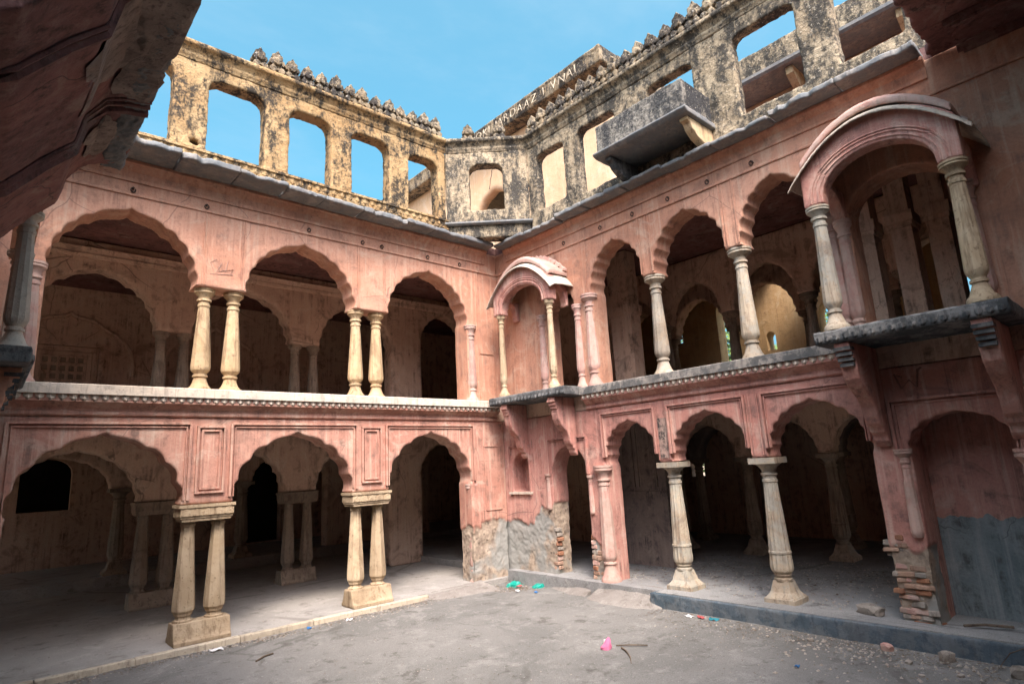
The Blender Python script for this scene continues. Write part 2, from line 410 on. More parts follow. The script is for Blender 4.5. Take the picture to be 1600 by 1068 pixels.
# ------------------------------------------------------------------ columns
def mk(mb, name): me = mb.mesh(name); return me
COLS = {}
def column_kind(key, mat, shaft, base, cap, n, flute):
    COLS[key] = dict(mat=mat, shaft=shaft, base=base, cap=cap)
def smooth_lathe(prof, n, flute, ang=40, extra=None):
    mb = MB().lathe(0, 0, prof, n, flute)
    if extra: extra(mb)
    me = mb.mesh('lathe'); shade_smooth(me, ang); return me
def col_type(mat, H, foot, neck, rb, rt, cap, n=12, flute=.06, square=False, petals=False):
    """H total height; foot = (height, half width); cap = (height, half width)"""
    fh, fw = foot; ch, cw = cap
    if square:
        def ex(mb):
            mb.frust(0, 0, 0, .05, fw, fw, fw, fw); mb.frust(0, 0, .05, .065, fw * .95, fw * .95, fw * .9, fw * .9)
            mb.frust(0, 0, .065, fh * .5, fw * .86, fw * .86, fw * .66, fw * .66); mb.frust(0, 0, fh * .5, fh, fw * .66, fw * .66, neck * 1.02, neck * 1.02)
        bprof = [(fh - .01, neck * 1.15), (fh, neck * 1.22), (fh + .02, neck * 1.22), (fh + .025, neck), (fh + .045, neck), (fh + .05, neck * 1.2), (fh + .06, neck * 1.2)]
    else:
        ex = None
        bprof = [(0, fw), (.03, fw), (.045, fw * .93), (fh * .45, fw * .74), (fh * .75, fw * .6), (fh, neck), (fh + .012, neck), (fh + .014, neck * 1.22), (fh + .034, neck * 1.22), (fh + .038, neck), (fh + .06, neck)]
    base = smooth_lathe(bprof, 24, 0, 35, ex)
    s0 = fh + .05; s1 = H - ch
    prof = [(s0, neck, 0), (s0 + .012, neck * 1.12, .2), (s0 + .04, rb * .93, .6), (s0 + .065, rb, 1), (s0 + .09, rb * 1.0, 1)]
    if petals:
        z = s0 + (s1 - s0) * .22; r = rb + (rt - rb) * .15
        prof += [(z - .012, r, 1), (z - .006, r * 1.06, .7), (z + .014, r * 1.06, .7), (z + .02, r * .98, 1)]
    prof += [(s1 - .10, rt * 1.02, 1), (s1 - .07, rt * 1.0, .8), (s1 - .06, rt * 1.13, .5), (s1 - .035, rt * 1.13, .5), (s1 - .03, rt * .98, 0), (s1, rt * .98, 0)]
    shaft = smooth_lathe(prof, n, flute, 22)
    if square:
        def ex2(mb): mb.frust(0, 0, H - .062, H, cw, cw, cw, cw)
        cprof = [(s1, rt * .98), (s1 + .01, rt * 1.2), (s1 + .03, rt * 1.2), (s1 + .035, rt), (s1 + ch * .3, rt * 1.04), (s1 + ch * .5, rt * 1.3), (H - .075, cw * .84), (H - .062, cw * .9)]
    else:
        ex2 = None
        cprof = [(s1, rt), (s1 + .005, rt * 1.25), (s1 + .028, rt * 1.25), (s1 + .032, rt * 1.02), (s1 + ch * .4, rt * 1.1), (s1 + ch * .62, cw * .86), (s1 + ch * .68, cw * .97), (s1 + ch * .8, cw * .97), (s1 + ch * .82, cw * .9), (s1 + ch * .86, cw), (H, cw)]
    capm = smooth_lathe(cprof, 24, 0, 35, ex2)
    return dict(mat=mat, shaft=shaft, base=base, cap=capm)

def put_column(kind, parent, loc, mat=None, rot=0, scale=1., name='column', foot=True):
    k = COLS[kind]
    def one(nm, me, par, l=None):
        o = bpy.data.objects.new(nm, me); col.objects.link(o); o.parent = par
        o.material_slots  # material is set per object so that meshes can be shared
        if not me.materials: me.materials.append(M[k['mat']])
        if mat:
            o.material_slots[0].link = 'OBJECT'; o.material_slots[0].material = M[mat]
        if l: o.location = l
        return o
    s = one(name, k['shaft'], parent, loc); s.rotation_euler = (0, 0, rot); s.scale = (scale, scale, 1)
    if k['base'] and foot: one('column_base', k['base'], s)
    if k['cap']: one('capital', k['cap'], s)
    return s

# octagonal shafts of the lower paired columns (their feet and head stone are shared)
def octo_shaft():
    pr = [(.20, .098), (.222, .098), (.23, .080), (.245, .074), (.262, .074), (.268, .088), (.285, .09), (.315, .110), (.36, .112), (1.13, .066), (1.15, .063), (1.152, .074), (1.18, .074), (1.183, .064), (1.21, .064)]
    me = MB().lathe(0, 0, pr, 8).mesh('octagonal_shaft'); shade_smooth(me, 25); return me
COLS['octo'] = dict(mat='cream', shaft=octo_shaft(), base=None, cap=None)
COLS['up_left'] = col_type('gold', 1.2, (.155, .125), .066, .104, .062, (.15, .112), n=12, flute=.045)
COLS['low_right'] = col_type('grey', 1.45, (.215, .158), .074, .114, .070, (.19, .145), n=14, flute=.085, square=True, petals=True)
COLS['up_right'] = col_type('grey', 1.3, (.18, .13), .066, .098, .062, (.17, .135), n=12, flute=.06)
COLS['slim'] = col_type('cream', 1.2, (.13, .085), .036, .056, .038, (.12, .07), n=10, flute=.06)
COLS['stout'] = col_type('grey', 1.19, (.15, .105), .05, .078, .054, (.13, .1), n=12, flute=.06)
COLS['pil'] = col_type('pinkstone', 1.2, (.155, .1), .056, .082, .058, (.17, .1), n=10, flute=.06)
COLS['pil_r'] = col_type('pinkstone', 1.45, (.2, .13), .07, .1, .07, (.2, .13), n=10, flute=.07)
COLS['pil_ru'] = col_type('pinkstone', 1.3, (.17, .11), .06, .085, .06, (.18, .12), n=10, flute=.07)
COLS['back'] = col_type('dusty', 1.4, (.2, .17), .085, .125, .085, (.2, .17), n=12, flute=.07, square=True)

def pair_foot(name, u0, u1, zb, F, parent, mat, d0=-.30, d1=.03):
    mb = MB()
    mb.sweep([(d0, zb), (d1 + .02, zb), (d1 + .02, zb + .04), (d1 - .005, zb + .055), (d1 - .045, zb + .175), (d1 - .05, zb + .205), (d0 + .07, zb + .205), (d0 + .065, zb + .175), (d0 + .025, zb + .055), (d0, zb + .04)], u0 + .03, u1 - .03, F)
    me = mb.mesh(name); me = erode(me, .012, .003, 8)
    return link(name, me, mat, parent)
def pair_head(u0, u1, z0, F, parent, mat):
    h = link('capital', MB().box(u0 + .02, u1 - .02, z0, z0 + .03, -.26, .0, F).box(u0 + .005, u1 - .005, z0 + .03, z0 + .05, -.27, .01, F).box(u0, u1, z0 + .05, z0 + .14, -.28, .018, F).box(u0 - .015, u1 + .015, z0 + .14, z0 + .172, -.29, .03, F).mesh('capital'), mat, parent)
    rb = MB(); n = 5
    for i in range(n):
        a = u0 + (u1 - u0) * (i + .5) / n; d = (u1 - u0) / n * .46
        rb.prism([(a - d, z0 + .062), (a, z0 + .055), (a + d, z0 + .062), (a + d * .7, z0 + .105), (a, z0 + .132), (a - d * .7, z0 + .105)], .016, .027, F)
    link('carved_relief', rb.mesh('carved_relief'), mat, h)
    return h

# ------------------------------------------------------------------ trim
def panel_frame(parent, F, pts, wd=.022, mat='pink', name='panel_frame', w1=.032):
    """strip mouldings along a polyline in the wall plane (axis-aligned segments, two nested fillets)"""
    mb = MB()
    for off, ww, pr in ((0, wd, w1), (wd * 1.5, wd * .45, w1 * .6)):
        for k in range(len(pts) - 1):
            (a, b), (c, d) = pts[k], pts[k + 1]
            sgn = off
            if abs(a - c) < 1e-6:      # vertical
                x = a + (sgn if a < sum(p[0] for p in pts) / len(pts) else -sgn)
                mb.box(x - ww / 2, x + ww / 2, min(b, d) - (ww / 2 if k else 0), max(b, d) - off + ww / 2 * 0, -.03, pr, F)
            else:
                mb.box(min(a, c) + off, max(a, c) - off, b - off - ww / 2, b - off + ww / 2, -.03, pr + .0015, F)
    return obj(name, mb, mat, parent)

def leaf_band(parent, F, u0, u1, z0, z1, w, mat, step=.085, name='carved_leaf_band'):
    mb = MB(); n = max(1, round((u1 - u0) / step)); s = (u1 - u0) / n
    for i in range(n):
        a = u0 + s * i; c = a + s / 2; h = z1 - z0
        jit = random.uniform(-.004, .004)
        o = len(mb.v)
        # a down-pointing leaf with a raised rib
        ring = [(a + .004, z1), (a + s - .004, z1), (a + s * .9, z1 - h * .5), (c + jit, z0), (a + s * .1, z1 - h * .5)]
        for p in ring: mb.v.append(F(p[0], p[1], w - .004))
        mb.v.append(F(c, z1, w + .016)); mb.v.append(F(c + jit, z0 + h * .3, w + .020))
        mb.f += [[o, o + 5, o + 6, o + 4], [o + 5, o + 1, o + 2, o + 6], [o + 4, o + 6, o + 3], [o + 6, o + 2, o + 3], [o, o + 1, o + 5]]
    o = obj(name, mb, mat, parent); o['kind'] = 'stuff'; return o

def sill_course(parent, F, u0, u1, mat, mat2, zt=2.6, leaf=True, under='pink'):
    a = zt - 2.6
    obj('sill_slab', MB().sweep([(-.34, 2.50 + a), (.15, 2.50 + a), (.15, 2.592 + a), (.14, 2.6 + a), (-.34, 2.6 + a)], u0, u1, F), mat, parent)
    obj('sill_moulding', MB().sweep([(-.32, 2.30 + a), (.012, 2.30 + a), (.03, 2.315 + a), (.03, 2.345 + a), (.015, 2.352 + a), (.02, 2.372 + a), (.045, 2.392 + a), (.085, 2.425 + a), (.112, 2.432 + a), (.116, 2.498 + a), (-.32, 2.498 + a)], u0, u1, F), under, parent)
    if leaf: leaf_band(parent, F, u0, u1, 2.432 + a, 2.497 + a, .118, mat2)

def ring_hook(parent, F, u, z):
    mb = MB(); pts = [F(u + .022 * math.cos(t), z - .025 + .024 * math.sin(t), .03 + .006 * math.sin(t)) for t in [2 * math.pi * i / 12 for i in range(13)]]
    mb.tube(pts, .007, 5); mb.tube([F(u, z, -.01), F(u, z, .035)], .011, 6)
    return obj('iron_ring', mb, 'iron', parent)

def eave(parent, F, u0, u1, p0, p1, z, cove_w, cove_z, mat_cove, n, seed, th=.05):
    rnd = random.Random(seed)
    obj('cove', MB().sweep([(-.1, cove_z), (.018, cove_z), (.022, cove_z + .035), (.01, cove_z + .04), (.02, cove_z + .075), (cove_w * .3, cove_z + .11), (cove_w * .75, z - .05), (cove_w, z - .035), (cove_w, z - .003), (-.1, z - .003)], u0, u1, F), mat_cove, parent)
    us = [u0 + (u1 - u0) * (i / n) + (rnd.uniform(-.08, .08) if 0 < i < n else 0) for i in range(n + 1)]
    for i in range(n):
        a, b = us[i] + .004, us[i + 1] - .004
        tilt = rnd.uniform(-.008, .008); sag = rnd.uniform(-.04, .012); t = th * rnd.uniform(.85, 1.2)
        m = max(4, int((b - a) / .06)); loop = [(a, -.25)]
        edge = []
        for k in range(m + 1):
            x = a + (b - a) * k / m; f = (x - u0) / (u1 - u0)
            e = p0 + (p1 - p0) * f + .022 * noise.noise(Vector((x * 5, seed, 0))) + rnd.uniform(-.008, .008)
            if rnd.random() < .12: e -= rnd.uniform(.02, .06)
            edge.append((x, e))
        loop = [(a, -.25)] + edge + [(b, -.25)]
        G = lambda u, ww, zz, F=F, tilt=tilt, sag=sag, a=a: F(u, z + zz + sag * max(0, ww + .1) / .5 + tilt * (u - a), ww)
        me = MB().prism(loop, 0, t, G).mesh('eave_slab')
        me = erode(me, .016, .006, 6, fine=.003)
        link('eave_slab', me, 'slab', parent)

def window_hole(a, b, z0, z1, cut=.16, rnd=None):
    """rect opening with bracketed upper corners"""
    c = cut; dz = cut * .85
    return [(a, z0), (b, z0), (b, z1 - dz), (b - c * .12, z1 - dz * .55), (b - c * .4, z1 - dz * .22), (b - c * .5, z1 - dz * .2), (b - c * .85, z1), (a + c * .85, z1), (a + c * .5, z1 - dz * .2), (a + c * .4, z1 - dz * .22), (a + c * .12, z1 - dz * .55), (a, z1 - dz)]

MERL = []
def merlon_meshes():
    for v in range(5):
        rnd = random.Random(50 + v); mb = MB()
        F = lambda u, z, w: (u, -w, z)
        out = [(-.1, 0), (.1, 0), (.1, .05), (.07, .10), (.045, .125), (.085, .14), (.098, .175), (.08, .205), (.055, .215), (.07, .235), (.06, .265), (.03, .285), (0, .33), (-.03, .285), (-.06, .265), (-.07, .235), (-.055, .215), (-.08, .205), (-.098, .175), (-.085, .14), (-.045, .125), (-.07, .10), (-.1, .05)]
        hole = [(-.03 + .03 * 0, .04)]
        mb.prism(out, -.13, 0, F)
        for uu, zz, rr in ((-.05, .05, .045), (.05, .05, .045), (0, .165, .05)):
            mb.prism([(uu + rr * math.cos(t), zz + rr * math.sin(t)) for t in [2 * math.pi * i / 10 for i in range(10)]], -.01, .035, F)
        me = erode(mb.mesh('merlon'), .010, .007, 8 + v, fine=.005)
        me.materials.append(M['merlon']); MERL.append(me)
merlon_meshes()
def merlons(parent, F, u0, u1, step, z, w, rotz, skip=()):
    n = int(round((u1 - u0) / step))
    for i in range(n):
        if i in skip: continue
        p = F(u0 + step * (i + .5), z, w)
        o = bpy.data.objects.new('merlon', random.choice(MERL)); col.objects.link(o); o.parent = parent
        o.location = p; o.rotation_euler = (random.uniform(-.05, .05), random.uniform(-.05, .05), rotz + random.uniform(-.06, .06))
        s = random.uniform(1.0, 1.12); o.scale = (s, s, s * random.uniform(.92, 1.08))

def cornice(parent, F, u0, u1, mat, z=6.62):
    me = MB().sweep([(-.2, z), (.0, z), (.012, z + .005), (.016, z + .045), (.03, z + .05), (.034, z + .075), (.02, z + .082), (.045, z + .12), (.075, z + .15), (.10, z + .16), (.105, z + .2), (.09, z + .225), (-.24, z + .225)], u0, u1, F).mesh('cornice')
    me = erode(me, .014, .006, 5, fine=.004); return link('cornice', me, mat, parent)

# ------------------------------------------------------------------ ground and floors
g = MB(); g.v = [(-400, -400, -.9), (400, -400, -.9), (400, 400, -.9), (-400, 400, -.9)]; g.f = [[0, 1, 2, 3]]
M['earth'] = floor_mat('dry_earth', (.27, .22, .15), (.33, .27, .19), (.36, .31, .22), (.16, .13, .08))
struct('ground', g, 'earth')
def court():
    mb = MB(); nx, ny = 130, 150; x0, x1, y0, y1 = -.34, 6.17, -.49, 7.12
    for j in range(ny + 1):
        for i in range(nx + 1):
            x = x0 + (x1 - x0) * i / nx; y = y0 + (y1 - y0) * j / ny
            z = -.055 + .010 * noise.noise(Vector((x * .9, y * .9, 1))) + .005 * noise.noise(Vector((x * 4, y * 4, 5))) + .0025 * noise.noise(Vector((x * 17, y * 17, 9)))
            d = math.hypot(x - 5.95, y - 6.75)
            z -= .035 * max(0, 1 - d / .6)
            mb.v.append((x, y, z))
    for j in range(ny):
        for i in range(nx):
            a = j * (nx + 1) + i; mb.f.append([a, a + 1, a + nx + 2, a + nx + 1])
    me = mb.mesh('courtyard'); shade_smooth(me); o = link('courtyard', me, 'court'); o['kind'] = 'structure'
court()
BX = lambda u, z, w: (u, w, z)      # u = x, w = y
def slab(name, x0, x1, y0, y1, z0, z1, mat): return struct(name, MB().box(x0, x1, z0, z1, y0, y1, BX), mat)
slab('gallery_floor', -3, 6.18, 7.06, 12.15, -.8, 0, 'deck')
slab('gallery_floor', 6.06, 11.3, -2.4, 7.05, -.8, .1, 'deck_dirty')
slab('gallery_floor', 6.19, 11.3, 7.06, 12.15, -.8, .098, 'deck_dirty')
slab('step_floor', -3, 11.3, 12.16, 15, -.8, .18, 'deck')
slab('gallery_floor', -2.4, -.1, -2.4, 7.05, -.8, .1, 'deck_dirty')
slab('gallery_floor', -.09, 6.05, -2.4, -.2, -.8, .1, 'deck_dirty')
# stone edge of the left-hand platform, in lengths, and the slate plinth opposite
kerb = tag(bpy.data.objects.new('platform_edge', None), kind='structure'); col.objects.link(kerb)
xs = [-.35, .55, 1.3, 2.25, 3.05, 3.9, 4.62]
for i in range(len(xs) - 1):
    me = MB().box(xs[i] + .003, xs[i + 1] - .003, -.2, .004 + random.uniform(-.003, .003), .07, .148, lambda u, z, w: (u, 7.13 - w, z)).mesh('edge_stone')
    link('edge_stone', erode(me, .012, .005, 5, fine=.002), 'edge', kerb)
me = MB().box(-.4, 4.42, -.3, .1, .0, .25, lambda u, z, w: (6.18 - w, u, z)).mesh('plinth')
pl = link('plinth', erode(me, .016, .006, 4, fine=.003), 'plinth'); pl['kind'] = 'structure'
slab('plinth_top', 5.965, 6.2, -.4, 4.36, .085, .108, 'deck_dirty')
def ramp(pts_top, pts_bot, name, lbl):
    mb = MB(); n = len(pts_top)
    mb.v = list(pts_top) + list(pts_bot) + [(x, y, -.4) for x, y, z in pts_bot] + [(x, y, -.4) for x, y, z in pts_top]
    for a in range(3):
        for i in range(n - 1): mb.f.append([a * n + i, a * n + i + 1, (a + 1) * n + i + 1, (a + 1) * n + i])
    for i in range(n - 1): mb.f.append([3 * n + i, 3 * n + i + 1, i + 1, i])
    mb.f.append([0, n, 2 * n, 3 * n]); mb.f.append([n - 1, 2 * n - 1, 3 * n - 1, 4 * n - 1])
    me = erode(mb.mesh(name), .018, .012, 4, fine=.005)
    return tag(link(name, me, 'ramp'), kind='structure')
ramp([(4.5, 7.1, .006), (4.95, 7.16, .012), (5.3, 7.16, .02), (5.62, 7.16, .03)], [(4.55, 6.93, -.06), (4.95, 6.72, -.07), (5.3, 6.62, -.075), (5.60, 6.60, -.08)], 'mortar_ramp', '')
ramp([(6.22, 4.3, .106), (6.24, 4.7, .108), (6.24, 5.0, .108), (6.22, 5.30, .106)], [(5.90, 4.26, -.06), (5.72, 4.65, -.07), (5.70, 5.05, -.075), (5.82, 5.36, -.08)], 'mortar_ramp', '')
ramp([(6.3, 5.45, .10), (6.3, 5.7, .10), (6.3, 5.9, .09), (6.3, 6.13, .085)], [(5.88, 5.42, -.07), (5.86, 5.65, -.08), (5.92, 5.9, -.08), (6.0, 6.15, -.08)], 'mortar_ramp', '')

# ceilings, roofs, far walls
def ring_slab(z0, z1, mat, name, ymax):
    slab(name, -3, 11.3, 7.14, ymax, z0, z1, mat)
    if z0 < 4: slab(name, 6.19, 11.3, -2.4, 7.13, z0, z1, mat)
    else:          # the rear bay is open to the sky
        slab(name, 6.19, 10.3, -2.4, 7.13, z0, z1, mat); slab(name, 10.305, 11.3, -2.4, 3.7, z0, z1, mat); slab(name, 10.305, 11.3, 4.6, 7.13, z0, z1, mat); slab('rear_wall', 11.1, 11.3, 3.4, 4.9, 5.21, 6.2, 'peach')
    slab(name, -2.4, -.36, -2.4, 7.13, z0, z1, mat); slab(name, -.35, 6.18, -2.4, -.51, z0, z1, mat)
ring_slab(2.305, 2.595, 'inner', 'ceiling', 15.7)
ring_slab(5.0, 5.2, 'soffit', 'roof_terrace', 12.4)
M['roof'] = floor_mat('terrace_lime', (.30, .26, .21), (.36, .32, .26), (.4, .36, .3), (.12, .1, .08))

# ------------------------------------------------------------------ the paired-column wall, ground storey
LOWL = [(.22, 1.64), (2.17, 3.59), (4.13, 5.50)]
UPL = [(.32, 1.66), (2.22, 3.61), (4.15, 5.52)]
def dmgL(p):
    q = 0
    if p.x > 5.42 and p.z < 1.2:
        e = .84 + .10 * noise.noise(Vector((p.x * 4, 3, p.z * 2))) + .05 * noise.noise(Vector((p.x * 13, 3, p.z * 7)))
        q = (e - p.z) * 4 + .3
        if p.x < 5.66: q = min(q, (.72 - p.z) * 4 + .35 + .5 * noise.noise(p * 6))
    return max(0, min(1, q))
def lower_left():
    t = thing('arcade', 'pink ground-floor arcade of scalloped arches on paired cream octagonal columns', 'arcade')
    bays = [dict(a=a, b=b, zs=1.38, za=2.15, solid=(i == 0), n=3, bb=.19) for i, (a, b) in enumerate(LOWL)]
    me = MB().prism(arcade_loop(-.35, 6.18, -.12, 2.30, bays), -.32, 0, FL).mesh('arch_wall')
    link('arch_wall', erode(me, .017, .005, 2.2, dmgL), 'pink', t)
    for u0, u1 in ((1.64, 2.17), (3.59, 4.13)):
        pair_foot('base_block', u0 - .03, u1 + .05, .0, FL, t, 'cream', d0=-.29, d1=.03)
        pair_head(u0 + .0, u1 - .0, 1.206, FL, t, 'cream')
        for u in (u0 + .115, u1 - .115): put_column('octo', t, FL(u, 0, -.135), rot=R(22.5))
    put_column('pil_r', t, FL(5.585, -.07, -.10), 'pinkstone', name='pilaster', scale=.8)
    put_column('pil_r', t, FL(.13, -.07, -.10), 'pinkstone', name='pilaster', scale=.8)
    for a, b in LOWL:
        panel_frame(t, FL, [(a - .055, 1.44), (a - .055, 2.235), (b + .055, 2.235), (b + .055, 1.44)], .026)
    for u0, u1 in ((1.64, 2.17), (3.59, 4.13)):
        c = (u0 + u1) / 2
        mb = MB()
        for s, d in ((.135, .030), (.09, .018)):
            z0, z1 = 1.50 + (.135 - s) * .9, 2.2 - (.135 - s) * .9
            for x in (c - s, c + s): mb.box(x - .011, x + .011, z0, z1, -.02, d, FL)
            for z in (z0, z1): mb.box(c - s - .011, c + s + .011, z - .011, z + .011, -.02, d + .002, FL)
        obj('panel_frame', mb, 'pink', t)
    # recessed-looking panel beside the corner
    mb = MB()
    for x in (5.76, 6.06): mb.box(x - .008, x + .008, .98, 1.92, -.02, .010, FL)
    for z in (.98, 1.92): mb.box(5.752, 6.068, z - .008, z + .008, -.02, .012, FL)
    obj('panel_frame', mb, 'pink', t)
    sill_course(t, FL, -.35, 6.03, 'sill', 'sill')
    return t
LL = lower_left()

def upper_left():
    t = thing('arcade', 'salmon upper arcade of scalloped arches on pairs of slender golden columns', 'arcade')
    bays = [dict(a=a, b=b, zs=3.802, za=4.57, solid=(i == 0), n=4, bb=.17) for i, (a, b) in enumerate(UPL)]
    me = MB().prism(arcade_loop(-.35, 6.18, 2.602, 5.07, bays), -.32, 0, FL).mesh('arch_wall')
    link('arch_wall', erode(me, .017, .005, 2.2), 'salmon', t)
    for x in (1.79, 2.11, 3.70, 4.01): put_column('up_left', t, FL(x, 2.6, -.14), rot=random.uniform(0, .3))
    for x in (5.60, .235): put_column('pil', t, FL(x, 2.6, -.03), 'pinkstone', name='pilaster')
    mb = MB()
    for c0, c1 in ((1.72, 2.17), (3.66, 4.09)):
        mb = MB()
        for x in (c0, c1, c0 + .03, c1 - .03): mb.box(x - .006, x + .006, 3.82, 4.70, -.02, .010, FL)
        obj('panel_frame', mb, 'salmon', t)
    mb = MB()
    for x in (5.74, 6.04): mb.box(x - .008, x + .008, 2.66, 4.7, -.02, .010, FL)
    mb.box(5.74, 6.04, 3.36, 3.375, -.02, .012, FL); obj('panel_frame', mb, 'salmon', t)
    obj('moulding', MB().sweep([(-.02, 4.70), (.018, 4.70), (.022, 4.715), (.012, 4.725), (.012, 4.745), (-.02, 4.745)], -.35, 6.18, FL), 'salmon', t)
    for x in (.98, 1.72, 2.95, 3.72, 4.02, 4.8, 5.4): ring_hook(t, FL, x, 4.785)
    # scratched scrawl on the spandrel
    mb = MB()
    for k, pts in enumerate(([(1.83, 4.02), (1.80, 4.10), (1.86, 4.15), (1.88, 4.11)], [(1.86, 3.98), (1.92, 4.12), (1.89, 4.0), (1.95, 4.03)], [(1.96, 4.02), (1.99, 4.16), (1.97, 4.03), (2.05, 4.06), (2.02, 4.0)], [(1.80, 3.96), (2.05, 3.99)])):
        mb.tube([FL(x, z, .004) for x, z in pts], .004, 4)
    obj('scratched_writing', mb, 'scratch_pale', t)
    return t
UL = upper_left()
ev = thing('eave', 'broken grey stone eave slabs along the wall with paired columns', 'eave')
eave(ev, FL, -.35, 5.92, .60, .28, 5.08, .10, 4.86, 'salmon', 11, 3, .06)

# ------------------------------------------------------------------ the balcony wall, ground storey
LOWR = [dict(a=.90, b=1.64, zs=1.56, za=1.88, solid=True, n=3), dict(a=1.95, b=2.92, zs=1.55, za=2.12, solid=True),
        dict(a=3.12, b=4.09, zs=1.55, za=2.13), dict(a=4.29, b=5.13, zs=1.55, za=2.12), dict(a=5.46, b=6.12, zs=1.42, za=1.84, solid=True, plain=True)]
def dmgR(p):
    q = 0
    if p.z < 1.3 and p.y > 6.1:
        e = .80 + (.22 if p.y < 6.55 else .0) * max(0, min(1, (6.6 - p.y) * 5)) + .12 * noise.noise(Vector((p.y * 5, 8, p.z * 2))) + .05 * noise.noise(Vector((p.y * 15, 3, p.z * 8)))
        q = (e - p.z) * 4 + .3
    if 1.5 < p.y < 2.0 and p.z < 1.1:
        e = .78 + .2 * noise.noise(Vector((p.y * 6, 2, p.z * 3))); q = max(q, (e - p.z) * 3 + .3)
    if 5.0 < p.y < 5.5 and p.z < .8:
        e = .62 + .2 * noise.noise(Vector((p.y * 7, 6, p.z * 3))); q = max(q, (e - p.z) * 3 + .3 if p.y > 5.28 else 0)
    return max(0, min(1, q))
def lower_right():
    t = thing('arcade', 'rose ground-floor arcade on single fluted grey columns beneath the balconies', 'arcade')
    niche = [(6.60, 1.22), (6.97, 1.22), (6.97, 1.6), (6.93, 1.7), (6.86, 1.76), (6.785, 1.80), (6.71, 1.76), (6.64, 1.7), (6.60, 1.6)]
    me = MB().prism(arcade_loop(-.5, 7.45, -.12, 2.30, LOWR), -.32, 0, FR, [niche]).mesh('arch_wall')
    link('arch_wall', erode(me, .017, .005, 2.2, dmgR), 'rose', t)
    obj('niche_back', MB().box(6.5, 7.05, 1.15, 1.9, -.315, -.26, FR), 'rose', t)
    for y in (3.02, 4.19): put_column('low_right', t, FR(y, .1, -.15))
    put_column('pil_r', t, FR(5.2, .1, -.03), name='pilaster')
    put_column('pil_r', t, FR(5.40, .82, .0), name='pilaster', foot=False).scale = (.42, .42, .42)
    put_column('pil_r', t, FR(6.2, .86, .0), name='pilaster', foot=False).scale = (.42, .42, .42)
    put_column('pil_ru', t, FR(1.70, .66, .0), name='pilaster', foot=False).scale = (.62, .62, .70)
    put_column('pil_ru', t, FR(.84, .1, .02), name='pilaster', scale=.8).scale = (.8, .8, 1.1)
    for a, b in ((4.25, 5.17), (3.08, 4.13), (1.90, 2.96)):
        panel_frame(t, FR, [(a + .04, 1.66), (a + .04, 2.22), (b - .04, 2.22), (b - .04, 1.66)], .020, 'rose')
    panel_frame(t, FR, [(.86, 1.3), (.86, 2.0), (1.74, 2.0), (1.74, 1.3)], .024, 'rose')
    for c in (3.02, 4.19):
        mb = MB()
        for s in (-.075, -.045, .045, .075): mb.box(c + s - .008, c + s + .008, 1.58, 2.22, -.02, .012 if abs(s) > .05 else .007, FR)
        obj('panel_frame', mb, 'rose', t)
    me = MB().box(4.13, 4.25, 1.60, 2.08, -.02, .009, FR).mesh('stained_strip'); link('stained_strip', me, 'soot', t)
    panel_frame(t, FR, [(5.42, 1.45), (5.42, 1.95), (6.16, 1.95), (6.16, 1.45)], .02, 'rose')
    panel_frame(t, FR, [(6.56, 1.16), (6.56, 1.9), (7.02, 1.9), (7.02, 1.16)], .016, 'rose')
    obj('niche_sill', MB().box(6.54, 7.04, 1.185, 1.218, -.1, .035, FR), 'sill', t)
    sill_course(t, FR, 2.0, 5.36, 'sill_dark', 'sill', under='rose')
    # blind alcove: back wall with slate-blue dado
    obj('alcove_back', MB().box(.80, 1.8, .85, 2.1, -.62, -.5, FR), 'rose', t)
    ed = [(.80 + i * .02, 0.945 + .06 * noise.noise(Vector((i * .23, 4, 0))) + .012 * noise.noise(Vector((i * .9, 7, 0)))) for i in range(51)]
    obj('alcove_dado', MB().prism([(1.8, -.1), (.80, -.1)] + ed, -.62, -.496, FR), 'dado', t)
    obj('alcove_side', MB().box(1.66, 1.8, -.1, 2.1, -.5, -.33, FR).box(.74, .88, -.1, 2.1, -.5, -.33, FR), 'rose', t)
    # bricks bared at the foot of the pier and of the door jamb
    def brick(y, z, w, L, H, D, parent=t):
        me = MB().frust(0, 0, 0, H, D / 2, L / 2, D / 2 * random.uniform(.88, 1), L / 2 * random.uniform(.88, 1)).mesh('brick')
        bm = bmesh.new(); bm.from_mesh(me); bmesh.ops.bevel(bm, geom=bm.edges[:], offset=.007, segments=1, affect='EDGES'); bm.to_mesh(me); bm.free()
        link('brick', me, random.choice(['brick', 'brickdust', 'rubble', 'pinkstone', 'brickdust']), parent, FR(y, z, w), (random.uniform(-.06, .06), random.uniform(-.1, .1), random.uniform(-.3, .3)))
    z = .08
    for k in range(15):
        h = random.uniform(.03, .05)
        off = .06 * math.sin(k * 1.7) * .4 + .006 * k
        for y in (1.70 + off, 1.79 + off, 1.87 + off * .8):
            if random.random() < (.1 if k < 10 else .5): continue
            brick(y + random.uniform(-.015, .015), z, -.074 + random.uniform(-.02, .022), random.uniform(.08, .15), h, .13)
        z += h + .010
    z = .1
    for k in range(9):
        h = random.uniform(.045, .062)
        for y in (5.33, 5.45):
            if k > 6 and random.random() < .5: continue
            brick(y + random.uniform(-.02, .01), z, -.07 + random.uniform(-.015, .018), random.uniform(.1, .14), h, .1)
        z += h + .010
    z = .16
    for k in range(9):
        h = random.uniform(.045, .06)
        brick(6.16 + random.uniform(-.015, .015), z, -.076 + random.uniform(-.012, .015), random.uniform(.1, .14), h, .1); z += h + .012
    ring_hook(t, FR, 1.88, 2.18)
    # brown daub of an old mark
    mb = MB()
